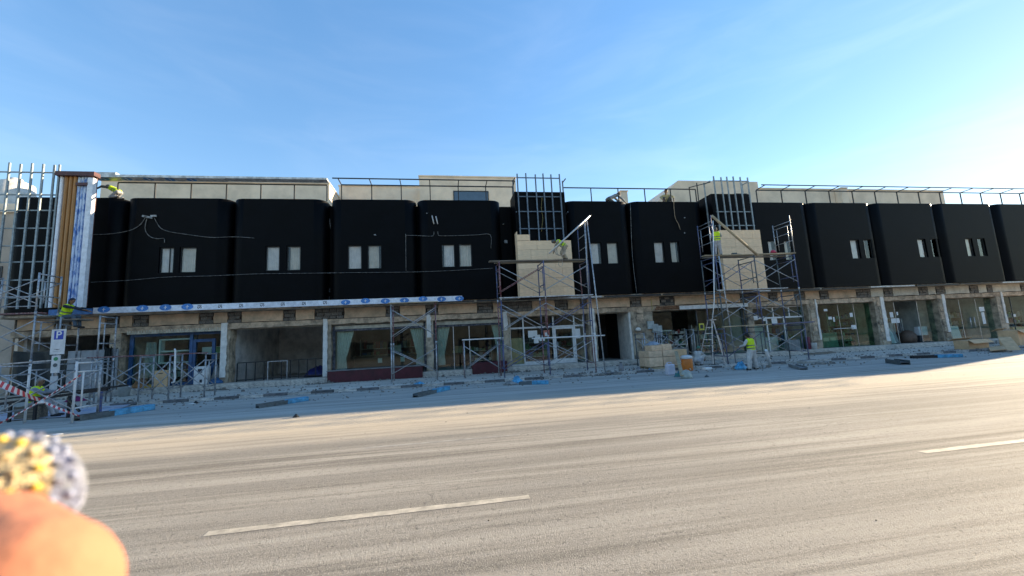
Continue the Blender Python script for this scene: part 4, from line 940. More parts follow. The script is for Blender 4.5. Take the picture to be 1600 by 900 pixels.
# ================================================================== LEFT CORNER
z = fl(-19)
t = thing('metal_hoarding', 'grey corrugated metal boards closing the left shop', 'hoarding', (-17.9,24.6,z))
for k in range(4): MB().box(-18.9+k*.56,-18.36+k*.56,24.55+.02*(k%2),24.58+.02*(k%2),z-.3,2.6).build('board', M('grey_board', (.33,.35,.36), .6, .15, 2, .1), t)
def hang(label, x0, x1, z0, z1, y, seed):
    random.seed(seed); mb = MB(); n, m_ = 18, 10; vs = []
    for k in range(n+1):
        for j in range(m_+1):
            u, v = k/n, j/m_; vs.append((x0+(x1-x0)*u, y+.06*math.sin(u*19+v*4)+random.uniform(-.02,.02), z0+(z1-z0)*v-(.12*math.sin(u*math.pi) if j == m_ else 0)))
    mb.add(vs, [(k*(m_+1)+j,(k+1)*(m_+1)+j,(k+1)*(m_+1)+j+1,k*(m_+1)+j+1) for k in range(n) for j in range(m_)], True)
    return tag(mb.build('hanging_tarp', tarp), label, 'tarp')
hang('dark tarp hanging left of the grey metal boards', -21.2, -19.0, .3, 2.75, 24.5, 3); hang('dark tarp hanging between the metal boards and the blue shop', -17.0+.0, -16.75, .4, 2.7, 24.6, 4)
hang('dark tarp sheet beside the blue shop column', -18.2+1.0, -16.9, .4, 2.75, 24.45, 6)
tag(MB().box(-22.3,-21.3,22.6,23.4,sz(-22),1.9).build('brown_crate', M('brown_board', (.26,.16,.1), .8, .2), None, .02), 'brown wooden crate at the far left edge', 'crate')
# neighbour house at the far left
t = thing('neighbour_house', 'beige neighbouring house with pale water tanks beyond the left end', 'house', (-30,27,0))
MB().box(-38,-22.6,26,38,-.2,10.4).build('wall', M('neighbour_render', (.58,.46,.36), .9, .12, 1, .15), t); MB().box(-38.1,-22.5,25.9,38.1,10.41,10.9).build('parapet', beige, t)
for x in (-24.6,-26.6,-28.6): 
    tk = MB(); tk.lathe((x,27.5,10.91),[(.85,0),(.9,.3),(.85,.35),(.92,.7),(.86,.75),(.92,1.1),(.85,1.15),(.8,1.7),(.3,1.95),(.28,2.05)],20); tk.build('water_tank', M('white_tank', (.68,.66,.62), .6, .12), t)
for k in range(3):
    w_ = MB().box(-24.6-k*2.8,-23.4-k*2.8,25.96,25.995,5.8,7.4).build('window', darkwin, t); MB().box(-24.5-k*2.8,-23.5-k*2.8,25.94,25.955,5.9,7.3).build('window_pane', MATS['sky_window_glass'], w_)
# parking sign
sx_, sy_ = -14.6, 18.6; p = at(91,534,sy_); sx_ = p.x
t = thing('parking_sign', 'white parking sign with a blue P square on a post', 'sign', (sx_,sy_,sz(sx_)))
gp = gz(sx_)
pw = at(102,534,sy_).x-at(80,534,sy_).x; ph = at(91,514,sy_).z-at(91,553,sy_).z
MB().tube([(sx_-.04,sy_+.06,gp),(sx_,sy_+.06,p.z+ph*.45)],.045).build('post', galv, t)
MB().box(sx_-pw/2,sx_+pw/2,sy_-.015,sy_+.012,p.z-ph/2,p.z+ph/2).build('sign_plate', whitef, t)
MB().box(sx_-pw*.30,sx_+pw*.36,sy_-.019,sy_-.0155,p.z+ph*.09,p.z+ph*.44).build('blue_square', M('sign_blue', (.01,.06,.42), .4, .05), t)
pm = text_mesh('P', ph*.40, 'letter_p'); pm.materials.append(paper); inst('letter_p', pm, t, (sx_+pw*.03,sy_-.021,p.z+ph*.265), rx=math.pi/2)
for k, (a, zz) in enumerate(((.42,-.30),(.6,-.37),(.2,-.31))): MB().box(sx_-pw*a/2,sx_+pw*a/2,sy_-.018,sy_-.0155,p.z+ph*(zz-.012),p.z+ph*(zz+.005)).build('small_print', ink if k == 2 else galv, t)
p2 = at(87,569,sy_); lp = MB().box(p2.x-.14,p2.x+.14,sy_-.016,sy_+.012,p2.z-.33,p2.z+.33).build('lower_plate', whitef, t)
for zz, m_ in ((.20,MATS['sign_green']),(-.04,steel_d)):
    MB().prism([(p2.x+.075*math.cos(2*math.pi*k/14), p2.z+zz+.075*math.sin(2*math.pi*k/14)) for k in range(14)], sy_-.02, sy_-.0165).build('printed_disc', m_, lp)
MB().box(p2.x-.13,p2.x+.11,sy_-.01,sy_+.012,gp+.9,p2.z-.45).build('grey_plate', M('pale_grey_plate', (.55,.57,.58), .5, .1), t)
# black low barrier with posts
t = thing('steel_barrier', 'black low steel barrier beam on posts in the left corner', 'barrier', (-13.2,16.6,gz(-13)))
A, Bv = at(-20,634,16.8), at(168,608,16.8); MB().beam(A,Bv,.1,.09).build('beam', blackm, t)
A2, B2 = at(-20,626,17.4), at(200,602,17.4); MB().beam(A2,B2,.06,.06).build('rear_beam', blackm, t)
for px, yy in ((17,16.8),(56,17.0),(108,17.0),(157,17.4)):
    q = at(px,630,yy); MB().beam((q.x,yy,gz(q.x)),(q.x,yy,(A+(Bv-A)*((q.x-A.x)/(Bv.x-A.x))).z-.05),.07,.07).build('post', blackm if px != 157 else bluet, t)
q = at(106,622,16.9); MB().beam((q.x,16.9,q.z),(q.x+.75,16.4,gz(q.x)+.25),.06,.06).build('strut', blackm, t)
# sheets lying on the ground
prot = M('film_sheet', (.50,.55,.66), .4, .2, 2, .3, 12, col2=(.42,.44,.52), patch=.5)
def flat(name, label, cat, pix, mat, th=.02, up=0.004):
    pts = [ground(a,b_) for a,b_ in pix]; z_ = sum(p.z for p in pts)/len(pts)+up; return tag(MB().slab([(p.x,p.y) for p in pts], z_, z_+th).build(name, mat), label, cat)
for k, (lab, pix) in enumerate((('left film-covered sheet lying below the black barrier',[(-25,662),(58,655),(100,637),(10,640)]),('right film-covered sheet lying below the black barrier',[(60,654.5),(160,650),(205,633),(104,637)]))):
    pts = [ground(*q) for q in pix]; z_ = max(p.z for p in pts)+.01
    sh = tag(MB().slab([(p.x,p.y) for p in pts], z_, z_+.02).build('film_sheet', prot), lab, 'sheet')
    c = sum((Vector(p) for p in pts), Vector())/4
    for q in range(8):
        xx, yy = c.x+random.uniform(-.9,.9), c.y+random.uniform(-.6,.6); MB().slab([(xx,yy),(xx+.25,yy+.12),(xx+.24,yy+.17),(xx-.01,yy+.05)], z_+.0205, z_+.0235).build('printed_mark', emblem_m if q % 2 else redt, sh)
# channel bundles
def bundle(label, pa, pb, wrap, h=.14, wd=.22, steel=steel_d, sec=None):
    A, Bv = ground(*pa), ground(*pb); d = (Bv-A); zc = max(gz(A.x),gz(Bv.x))
    if max(A.y,Bv.y) > 19.9: zc += SW
    zc += h/2+.004; a = Vector((A.x,A.y,zc)); b_ = Vector((Bv.x,Bv.y,zc)); t = thing('channel_bundle', label, 'steel channels', (A.x,A.y,zc-h/2))
    m = a+(b_-a)*wrap if 0 < wrap < 1 else None
    dn = (b_-a).normalized(); side = Vector((-dn.y,dn.x,0))
    e = m if m is not None else b_
    MB().beam(a,e,wd,.02).build('channel_web', steel, t)
    for s_ in (-1,1): MB().beam(a+side*s_*wd*.5+Vector((0,0,-.005)), e+side*s_*wd*.5+Vector((0,0,-.005)), .02, h).build('channel_flange', steel, t)
    if wrap < 1: MB().beam(m if m is not None else a,b_,wd*1.12,h*1.2).build('blue_wrap', bluewrap, t, .02)
    return t
bundle('dark steel channel with its right half in blue film, left of the street centre', (402,638), (480,626), .55)
bundle('dark steel channel with a blue film end before the restaurant', (649,621), (700,609), .55)
bundle('long blue film-wrapped channel beside the left sheets', (120,658), (238,640), .42, .18, .3)
bundle('dark grey short channel on the road left of the far blue bundle', (1391,567), (1415,570), 1, .2, .35)
bundle('long dark and blue wrapped channel before the far shops', (1424,560), (1503,558), .5, .14, .25, blackm)
bundle('grey short channel lying right of the standing worker', (1238,573), (1256,578), 1, .14, .3, M('grey_channel', (.25,.28,.29), .5, .2))
bundle('blue wrapped bundle lying before the first scaffold', (812,601), (857,600), .45, .13, .24, steel_d)
heap('blue_bag', 'bunched blue bag at the end of the bundle before the first scaffold', 'bag', ground(808,598,0), .3, .25, .3, bluewrap, 9)
heap('grey_rag', 'dirty grey rag heap beside the blue bag before the first scaffold', 'rag', ground(797,601,0), .35, .25, .16, M('dirty_rag', (.3,.29,.27), .9, .3), 10)
heap('blue_rag', 'small bright blue rag on the kerb before the restaurant', 'rag', ground(655,600,SW), .28, .2, .1, bluewrap, 14)
# ================================================================== THINGS ON THE PAVEMENT
# pallet with boxes of stone slabs
pl = thing('timber_pallet', 'timber pallet carrying the pale stone boxes', 'pallet', (11.55,20.6,sz(11.5)))
PX0, PX1, PY0, PY1 = 10.75, 12.35, 20.4, 21.6; zb = sz(11.5)
for k in range(3): MB().box(PX0,PX1,PY0+k*.55,PY0+k*.55+.1,zb,zb+.09).build('bearer', wood, pl)
for k in range(6): MB().box(PX0+k*.3,PX0+k*.3+.1,PY0,PY1,zb+.091,zb+.115).build('deck_board', wood, pl)
boxm = M('pale_stone_box', (.80,.55,.36), .85, .12, 3, .1, 50); um = unit_box('stone_box', boxm, .015)
def sbox(label, c, size, rz=0):
    o = inst('stone_box', um, None, c, size, rz); return tag(o, label, 'box', 'boxes of stone slabs on the pallet')
z0 = zb+.116; names = ('front left','front right','rear left','rear right'); lev = ('bottom','middle')
for r in range(2):
    hh = .50 if r == 0 else .34; zc = z0+.25 if r == 0 else z0+.50+.17
    for q in range(4):
        sbox('%s box in the %s layer of the stone pallet' % (names[q], lev[r]), (PX0+.4+.8*(q%2), PY0+.31+.6*(q//2), zc), (.765,.565,hh-.02), random.uniform(-.01,.01))
sbox('left box in the top layer of the stone pallet', (PX0+.55,PY0+.5,z0+.84+.14), (.62,.7,.28), .05); sbox('right box in the top layer of the stone pallet', (PX0+1.2,PY0+.55,z0+.84+.16), (.55,.7,.32), -.04)
heap('clear_film', 'crumpled bluish film on top of the stone pallet', 'film', (PX0+.75,PY0+.9,z0+1.13), .5, .35, .18, M('clear_bluish_film', (.42,.5,.58), .3, .2, 5, .4), 17)
tag(MB().box(12.5,13.15,20.7,21.3,sz(12.8),sz(12.8)+.95).build('tall_carton', card, None, .015), 'tall carton standing behind the orange cooler', 'carton')
tag(MB().box(12.38,12.62,21.35,21.65,sz(12.8),sz(12.8)+.9).build('grey_sack', gm[6], None, .06), 'grey sack between the stone pallet and the tall carton', 'sack')
tag(MB().beam(ground(1066,588,SW)+Vector((0,0,.03)), at(1056,549,20.25),.16,.05).build('leaning_plank', wood, None, .005), 'pale plank leaning against the stone pallet', 'plank')
# orange water cooler
c = ground(1075,583,0); c.y = 19.5; c = Vector((at(1074,575,19.55).x, 19.55, gz(12)))
t = thing('water_cooler', 'orange water cooler jug with a white lid', 'cooler', c); og = M('orange_plastic', (.75,.20,.03), .45, .1, 3, .05)
MB().lathe(c,[(.26,0),(.28,.04),(.29,.55),(.27,.6)],20).build('body', og, t); MB().lathe(c+Vector((0,0,.601)),[(.29,0),(.3,.05),(.29,.12),(.2,.17),(.06,.19)],20).build('lid', whitef, t)
MB().tube([c+Vector((-.05,-.28,.1)), c+Vector((-.05,-.35,.1)), c+Vector((-.05,-.36,.05))],.02).build('tap', whitef, t)
for s_ in (-1,1): MB().tube([c+Vector((s_*.29,0,.42)), c+Vector((s_*.34,0,.46)), c+Vector((s_*.34,0,.54)), c+Vector((s_*.29,0,.57))],.015).build('handle', whitef, t)
# jerrycan
c = ground(1048,586,0); t = thing('jerrycan', 'white plastic jerrycan before the stone pallet', 'jerrycan', c); jm = M('white_poly', (.62,.62,.70), .45, .1, 3, .05)
MB().box(c.x-.2,c.x+.2,c.y-.13,c.y+.13,c.z,c.z+.5).build('body', jm, t, .04); MB().tube([c+Vector((-.12,0,.48)),c+Vector((-.1,0,.58)),c+Vector((.08,0,.58)),c+Vector((.1,0,.48))],.022).build('handle', jm, t); MB().lathe(c+Vector((-.14,0,.5)),[(.04,0),(.04,.07)],10).build('cap', jm, t)
# small things on the ground
heap('blue_green_bag', 'blue and green bag lying in front of the orange cooler', 'bag', ground(1064,588,0), .35, .2, .26, M('blue_green_cloth', (.03,.17,.36), .7, .3, 4, .2, col2=(.02,.16,.10), patch=.3), 19)
hl = MB(); c = ground(1073,591,0); hl.lathe(c,[(.24,0),(.22,.1),(.2,.24),(.12,.33),(.03,.36)],14); tag(hl.build('grey_helmet_bucket', M('pale_green_grey', (.42,.47,.42), .6, .2)), 'pale green upturned tub before the orange cooler', 'tub')
heap('blue_sack', 'light blue sack lying left of the stone pallet', 'sack', ground(1017,580,0), .36, .22, .16, M('light_blue_plastic', (.22,.50,.72), .4, .2), 20); heap('grey_bag', 'grey and white bag lying left of the light blue sack', 'bag', ground(998,580,0), .26, .2, .2, gm[6], 22)
def bottle(label, c, r, h, m_): 
    t = thing('bottle', label, 'bottle', c); MB().lathe(c,[(r,0),(r*1.02,h*.6),(r*.4,h*.8),(r*.38,h*.92)],12).build('body', m_, t); MB().lathe(c+Vector((0,0,h*.921)),[(r*.45,0),(r*.45,h*.08)],10).build('cap', gm[3], t)
bottle('dark bottle standing on the pavement before the passage', ground(971,581,SW*.5), .14, .5, gm[6])
tag(MB().obox(ground(1105,578,0)+Vector((0,0,.07)),(.45,.25,.13),.2).build('white_carton', paper, None, .02), 'small white carton lying before the step ladder', 'carton')
heap('blue_cloth_bag', 'blue bag at the foot of the second scaffold behind the standing worker', 'bag', ground(1158,577,0), .36, .28, .36, bluewrap, 23)
tag(MB().tube([ground(1204,574,0)+Vector((0,0,.06)), at(1197,547,17.9)],.07,10).build('white_pipe', whitef), 'thick white pipe leaning right of the standing worker', 'pipe')
tag(MB().obox(ground(1262,567,0)+Vector((0,0,.07)),(1.0,.4,.13),.05).build('grey_block', concrete, None, .02), 'grey concrete slab piece at the foot of the second scaffold', 'concrete piece')
# cardboard at the right edge
def carton(label, x, y, w_, d, h, rz, flap=True, tilt=0):
    t = thing('open_carton', label, 'carton', (x,y,sz(x))); mb = MB(); mb.obox((x,y,sz(x)+h/2+.005),(w_,d,h),rz,0,tilt); mb.build('box_body', card, t, .01)
    if flap:
        R = Matrix.Rotation(rz,3,'Z')
        for sgn, ang in ((-1,.7),(1,.5)):
            p = Vector((x,y,sz(x)+h))+R@Vector((0,sgn*d/2+sgn*.14,-.08 if sgn < 0 else .05)); MB().obox(p,(w_*.98,.34,.012),rz,sgn*-ang).build('flap', card, t)
    return t
cx = ground(1535,545,SW); carton('long open carton lying before the grey far shop', cx.x, cx.y+.5, 2.0, .7, .55, .12); cx = ground(1553,532,SW); carton('upright carton behind the long open one at the right', cx.x+.3, cx.y-1.5, 2.0, .6, 1.05, -.05, False)
cx = ground(1590,540,SW); carton('carton stack at the right edge of the picture', cx.x+.5, cx.y+.4, 1.4, .9, 1.0, .2)
for lab, pix in (('flat cardboard sheet lying before the open carton',[(1547,548.5),(1578,547),(1570,541),(1545,543)]),('slanting cardboard strip right of the open carton',[(1585,548),(1592,546.5),(1572,530),(1566,532)])):
    A = [ground(a,b_,SW) for a,b_ in pix]; z_ = sz(A[0].x)+.006
    if 'slant' in lab: tag(MB().beam((A[0].x,A[0].y,z_+.03), at(1569,527,A[0].y+.9),.5,.03).build('cardboard_sheet', card), lab, 'cardboard')
    else: tag(MB().slab([(p.x,p.y) for p in A], z_, z_+.02).build('cardboard_sheet', card), lab, 'cardboard')
# pale lattice blocks near the cartons
hb = unit_box('paving_block', concrete, .06)
for k in range(5): o = inst('paving_block', hb, None, (38.2+k*.5,24.0,sz(38)+.12), (.42,.3,.22), random.uniform(-.2,.2)); tag(o, ('first','second','third','fourth','last')[k]+' loose concrete block in the row before the grey far shop', 'concrete block', 'loose concrete blocks')
tag(MB().obox((24.6,23.6,sz(24.6)+.10),(2.4,.35,.04),.1,.1).build('board_offcut', dkwood), 'dark board offcut lying before the greenish shop', 'board')
t = thing('white_bucket', 'white bucket beside the column right of the second scaffold', 'bucket', (25.35,24.7,fl(25.3))); MB().lathe((25.35,24.7,fl(25.3)),[(.16,0),(.2,.4),(.21,.42)],16).build('body', whitef, t); MB().lathe((25.35,24.7,fl(25.3)+.405),[(.19,0),(.02,.02)],16).build('content', gm[6], t)
tp = thing('potted_plant', 'spiky yellow-green plant in a grey planter by the second white shop', 'plant', (23.9,24.9,fl(24))); MB().box(23.4,24.3,24.7,25.1,fl(24),fl(24)+.7).build('planter', M('grey_planter', (.22,.26,.27), .6, .2), tp, .02)
fm = M('spiky_leaf', (.20,.22,.05), .6, .3, 4, .05)
for k in range(26):
    a = 2*math.pi*k/26; e = random.uniform(.25,1.2); L_ = random.uniform(.5,.8); b0 = Vector((23.85,24.88,fl(24)+.7)); tip = b0+Vector((math.cos(a)*math.cos(e),math.sin(a)*math.cos(e)*.6,math.sin(e)))*L_; sd_ = Vector((-math.sin(a),math.cos(a),0))*.02
    m_ = b0+(tip-b0)*.5; MB().add([b0-sd_*.5,b0+sd_*.5,m_+sd_+Vector((0,0,.03)),tip,m_-sd_+Vector((0,0,.03))],[(0,1,2,4),(4,2,3)]).build('leaf', fm, tp)
tag(MB().box(25.0,25.2,24.75,25.0,fl(25),fl(25)+.85).build('dark_red_case', M('dark_red_plastic', (.18,.02,.05), .5, .1), None, .03), 'dark red upright case beside the white bucket', 'case')
# step ladder
t = thing('step_ladder', 'tall aluminium step ladder standing open before the dark shop', 'ladder', (15.2,21.2,sz(15)))
la = at(1111,500,21.4); 
L0 = Vector((la.x, 21.4, sz(15))); H_ = la.z-sz(15)
feet_ = [(-.95,.25),(-.45,-.35),(.35,-.3),(.95,.3)]; tops_ = [(-.14,.1),(-.04,-.12),(.04,-.1),(.16,.12)]
R_ = []
for (fx_,fy_),(tx_,ty_) in zip(feet_, tops_):
    a, b_ = L0+Vector((fx_,fy_,.0)), L0+Vector((tx_,ty_,H_)); R_.append((a,b_)); MB().beam(a,b_,.06,.035).build('rail', alu, t)
for k in range(1,7):
    q = k/7.2; MB().beam(R_[0][0].lerp(R_[0][1],q), R_[1][0].lerp(R_[1][1],q),.09,.03).build('tread', alu, t)
    if k % 2: MB().beam(R_[2][0].lerp(R_[2][1],q), R_[3][0].lerp(R_[3][1],q),.03,.03).build('brace', alu, t)
MB().obox(L0+Vector((0,0,H_)),(.42,.36,.05)).build('top_cap', alu, t)
# things before the blue shop
z = fl(-14)
t = thing('white_heater', 'white boxy appliance standing before the blue door', 'appliance', (-12.75,24.7,z)); MB().box(-13.1,-12.45,24.55,24.9,z,z+.95).build('body', whitef, t, .02)
MB().box(-12.9,-12.7,24.54,24.549,z+.62,z+.82).build('vent', ink, t); MB().box(-12.8,-12.68,24.54,24.549,z+.1,z+.26).build('control', ink, t)
tag(MB().box(-14.95,-14.35,24.55,24.85,z,z+.85).build('brown_carton', card, None, .015), 'brown carton with a hand hole before the blue shop window', 'carton'); MB().box(-14.75,-14.55,24.54,24.549,z+.68,z+.72).build('hand_hole', ink, bpy.data.objects['brown_carton'])
c = Vector((-15.7,23.7,sz(-16))); t = thing('grey_bucket', 'grey bucket on the pavement before the blue shop', 'bucket', c); MB().lathe(c,[(.2,0),(.27,.48),(.28,.5),(.26,.5),(.19,.03)],18).build('body', M('bucket_grey', (.4,.43,.43), .5, .15), t); MB().tube([c+Vector((-.27,0,.48)),c+Vector((-.1,-.1,.3)),c+Vector((.1,-.1,.3)),c+Vector((.27,0,.48))],.008).build('handle', galv, t)
heap('orange_sack', 'orange and brown sacks heaped at the blue shop window', 'sack', (-15.7,24.75,z), .5, .3, .35, M('orange_brown_cloth', (.38,.17,.06), .8, .3, 5, .2), 31); heap('blue_cloth', 'blue cloth bundle at the foot of the broken white column', 'cloth', (-12.1,24.7,z), .4, .25, .3, M('blue_cloth', (.03,.14,.3), .8, .3), 33)
heap('grey_bundle', 'grey plastic bundle beside the blue door', 'bundle', (-12.25,25.0,z), .3, .2, .95, M('grey_plastic', (.34,.34,.31), .5, .3, 5, .4), 34); heap('tan_tarp', 'tan tool bag lying on the step before the blue shop', 'bag', (-15.2,24.6,z), .35, .2, .15, M('tan_cloth', (.45,.26,.06), .8, .2), 35)
heap('magenta_bundle', 'magenta cloth bundle below the grey metal boards', 'cloth', (-16.9,22.6,sz(-17)), .5, .3, .22, M('magenta_cloth', (.25,.02,.12), .8, .2), 36)
heap('black_bag', 'black bag lying at the foot of the parking sign', 'bag', ground(70,641,0), .3, .2, .26, blackm, 37)
t = thing('power_meter', 'grey electric meter boxes on the column of the dark shop', 'meter box', (13.4,24.7,2.0))
for k, (px, py, w_, h_) in enumerate(((1017,508,.45,.5),(1024,513,.4,.55),(1030,516,.35,.6))): p = at(px,py,24.7); MB().box(p.x-w_/2,p.x+w_/2,24.66-.03*k,24.82,p.z-h_/2,p.z+h_/2).build('meter', M('meter_grey', (.42,.47,.45), .5, .15), t, .02)
sp = thing('wall_lamp', 'round pale lamp on the passage column', 'lamp', at(997,515,24.75)); c = at(997,515,24.7); MB().lathe(c,[(.06,-.1),(.16,-.06),(.18,.04),(.1,.12),(.03,.15)],14).build('shade', plaster, sp)
ny = at(1018,472,24.7); rp = [ny+Vector((.03*math.sin(k*.9),0,.45-.05*k)) for k in range(20)]; tag(MB().tube(rp,.015,6).build('yellow_rope', M('yellow_rope', (.55,.42,.06), .8, .2)), 'yellow rope hanging by the fascia hole', 'rope')
# rubble, stones and litter on the pavement edge (uncountable)
random.seed(77); mb = MB()
def chip(x, y, s_):
    z_ = (sz(x) if y > 20.2 else gz(x)); vs = [(x+random.uniform(-s_,s_), y+random.uniform(-s_,s_), z_+random.uniform(0,.7)*s_) for _ in range(3)]
    a = [Vector((x+s_*math.cos(q)*random.uniform(.6,1.1), y+s_*math.sin(q)*random.uniform(.6,1.1), z_+.001)) for q in (0,1.57,3.14,4.71)]
    tp_ = [v+(Vector((x,y,v.z))-v)*random.uniform(.2,.45)+Vector((0,0,s_*random.uniform(.5,1.1))) for v in a]; mb.add(a+tp_, [(0,1,5,4),(1,2,6,5),(2,3,7,6),(3,0,4,7),(4,5,6,7)])
for _ in range(3200):
    x = random.uniform(-20,44); y = random.choice((random.gauss(20.3,.7), random.uniform(17,24.3), random.gauss(24.2,.15))); 
    if y > 24.4 or (19.95 < y < 20.19): continue
    chip(x, y, abs(random.gauss(0,.028))+.008)
for cx_, cy_, n_, sp_ in ((3.9,24.0,90,.55),(6.3,24.1,50,.4),(8.0,20.0,120,.9),(15.2,18.6,90,.7),(19.0,18.3,60,.5),(11.5,24.1,40,.5),(39,23.8,60,1.0),(-11.8,24.1,60,.5),(-6.6,24.1,60,.4)):
    for _ in range(n_): chip(cx_+random.gauss(0,sp_), min(24.38,cy_+random.gauss(0,sp_*.3)), abs(random.gauss(0,.05))+.015)
for _ in range(420):
    yy = random.uniform(2.2,16); chip(random.uniform(-14,26), yy, (abs(random.gauss(0,.004))+.002)*(.35+yy/10))
tag(mb.build('rubble', M('rubble_stone', (.34,.31,.27), .95, .3, 3, .3, 20)), 'scattered rubble chips and litter over the pavement and road edge', 'rubble', kind='stuff')
for k, (px, py, m_, lab) in enumerate(((462,652,blackm,'black round lump on the sunlit road edge'),(306,630,blackm,'dark shoe-like litter on the left kerb'),(68,682,paper,'white paper scrap near the near scaffold'),(90,679,paper,'crumpled white wrapper right of the scrap'),(820,596,paper,'white scrap beside the blue bundle'),(300,631,paper,'white scrap beside the dark litter'),(1104,589,steel_d,'dark scrap on the road before the step ladder'))):
    g = ground(px,py,0); heap('litter', lab, 'litter', g, .14 if m_ is paper else .1, .08, .03 if m_ is paper else .1, m_, 90+k, 9, 3)
# ================================================================== PEOPLE
skin_m = M('skin', (.24,.13,.075), .6, .1, 5, .05); eye_m = M('eye_dark', (.01,.01,.01), .2, .0, 5, 0)
hair_m = M('dark_hair', (.012,.010,.009), .8, .2, 30, .4, 60); stripe_m = M('reflective_stripe', (.13,.16,.12), .35, .1, 5, .05)
def V(*a): return Vector(a)
def person(label, base, rz, J, outfit, scale=1.0):
    t = thing('person', label, 'person', base); R = Matrix.Rotation(rz,3,'Z'); o = Vector(base)
    def P(v): return o + R@(Vector(v)*scale)
    pel, che, hd = V(*J['pelvis']), V(*J['chest']), V(*J['head'])
    up = (che-pel).normalized(); rt = V(*J.get('right',(1,0,0))).normalized(); fw = up.cross(rt).normalized()
    hup = (hd-che).normalized(); face = V(*J.get('face',(0,1,0))).normalized(); face = (face-hup*face.dot(hup)).normalized()
    s = scale; sh = {k: che+rt*q*.185-up*.03 for k, q in (('L',-1),('R',1))}; hip = {k: pel+rt*q*.095-up*.04 for k, q in (('L',-1),('R',1))}
    mid = (pel+che)/2
    def cap(mb, a, ra, b_, rb): mb.capsule(P(a), ra*s, P(b_), rb*s)
    def torso(mb, g, top=True):
        for q in (-1,1):
            cap(mb, pel+rt*q*.06, .115+g, mid+rt*q*.055, .10+g); cap(mb, mid+rt*q*.055, .10+g, che+rt*q*.085-up*.06, .105+g)
        if top: cap(mb, sh['L']+rt*.02, .062+g, sh['R']-rt*.02, .062+g)
    body = MB(); torso(body, -.012)
    cap(body, che-up*.02, .055, hd-hup*.04, .052); cap(body, hd-hup*.035+face*.012, .078, hd+hup*.05, .092); cap(body, hd-hup*.085+face*.035, .042, hd-hup*.03+face*.03, .06)
    cap(body, hd-hup*.015+face*.088, .014, hd-hup*.035+face*.102, .017)
    hs_ = face.cross(hup)
    for q in (-1,1): cap(body, hd+hs_*q*.09+hup*.015, .016, hd+hs_*q*.095-hup*.03, .013)
    for k in 'LR':
        el, ha = V(*J['elbow'+k]), V(*J['hand'+k]); kn, an = V(*J['knee'+k]), V(*J['ankle'+k])
        cap(body, sh[k], .05, el, .040); cap(body, el, .040, ha, .026)
        d = (ha-el).normalized(); pal = ha+d*.075; cap(body, ha, .026, pal, .034)
        sd_ = d.cross(V(0,0,1)); sd_ = sd_.normalized() if sd_.length > .1 else V(1,0,0); cu = sd_.cross(d)
        for q in range(4):
            f0 = pal+sd_*(q-1.5)*.021; L_ = (.070,.080,.075,.058)[q]; f1 = f0+d*L_*.6+cu*.008; f2 = f1+d*L_*.4-cu*.03; cap(body, f0, .0105, f1, .0098); cap(body, f1, .0098, f2, .009)
        cap(body, ha+d*.03+sd_*.028, .012, ha+d*.08+sd_*.055, .0105)
        cap(body, hip[k], .085, kn, .058); cap(body, kn, .058, an, .040)
        toe = V(*J.get('toe'+k, (0,1,0))); cap(body, an-V(0,0,.035), .04, an-V(0,0,.045)+toe*.15, .034)
    link_mesh('body', fused(body, .0085*s, 3), skin_m, t)
    for q in (-1,1): MB().capsule(P(hd+face*.083+hs_*q*.033+hup*.012), .009*s, P(hd+face*.084+hs_*q*.036+hup*.012), .009*s, 8).build('eye', eye_m, t)
    for k in 'LR':
        an = V(*J['ankle'+k]); toe = V(*J.get('toe'+k, (0,1,0))); b2 = MB(); cap(b2, an-V(0,0,.03)-toe*.03, .05, an-V(0,0,.045)+toe*.16, .043); link_mesh('shoe', fused(b2, .014*s, 2), outfit.get('shoe', blackm), t)
    # shirt with sleeves
    b3 = MB(); torso(b3, .014)
    for k in 'LR':
        el, ha = V(*J['elbow'+k]), V(*J['hand'+k]); e2 = el+(ha-el)*outfit.get('sleeve', .85); cap(b3, sh[k], .072, el, .060); cap(b3, el, .058, e2, .047)
    if outfit.get('tunic'):
        for k in 'LR':
            kn = V(*J['knee'+k]); cap(b3, pel+rt*(.05 if k == 'R' else -.05), .13, hip[k].lerp(kn,.8), .125)
    link_mesh('shirt', fused(b3, .016*s, 3), outfit['shirt'], t)
    b4 = MB(); loose = outfit.get('loose', .0)
    cap(b4, pel-rt*.07, .125, pel+rt*.07, .125)
    for k in 'LR':
        kn, an = V(*J['knee'+k]), V(*J['ankle'+k]); cap(b4, hip[k], .105+loose, kn, .080+loose); cap(b4, kn, .080+loose, an+(kn-an).normalized()*.03, .062+loose)
    link_mesh('trousers', fused(b4, .016*s, 3), outfit['trousers'], t)
    if outfit.get('vest'):
        b5 = MB(); g = .036
        for q in (-1,1): cap(b5, pel+up*.05+rt*q*.065, .112+g, mid+rt*q*.06, .10+g); cap(b5, mid+rt*q*.06, .10+g, che+rt*q*.09-up*.055, .10+g)
        cap(b5, sh['L']+rt*.05+up*.01, .075, sh['R']-rt*.05+up*.01, .075)
        v = link_mesh('vest', fused(b5, .016*s, 3), hiviz, t)
        for f in (.14, .42):
            c = pel.lerp(che, f); n = 28; ring = MB(); vs = []
            for k in range(n):
                a = 2*math.pi*k/n; ca, sa = math.cos(a), math.sin(a); rx_, ry_ = .225, .158
                rr = (abs(ca)**2.6+abs(sa)**2.6)**(-1/2.6)
                for e in (-.024,.024): vs.append(P(c+rt*ca*rx_*rr*.97+fw*sa*ry_*rr*.97+up*e))
            ring.add(vs, [(2*k,2*((k+1)%n),2*((k+1)%n)+1,2*k+1) for k in range(n)], True); ring.build('reflective_band', stripe_m, v)
    hm_, kind = outfit.get('hat', (hair_m,'hair'))
    b6 = MB(); back = -face
    cap(b6, hd+hup*.035+back*.02, .098, hd+hup*.055+back*.01, .097)
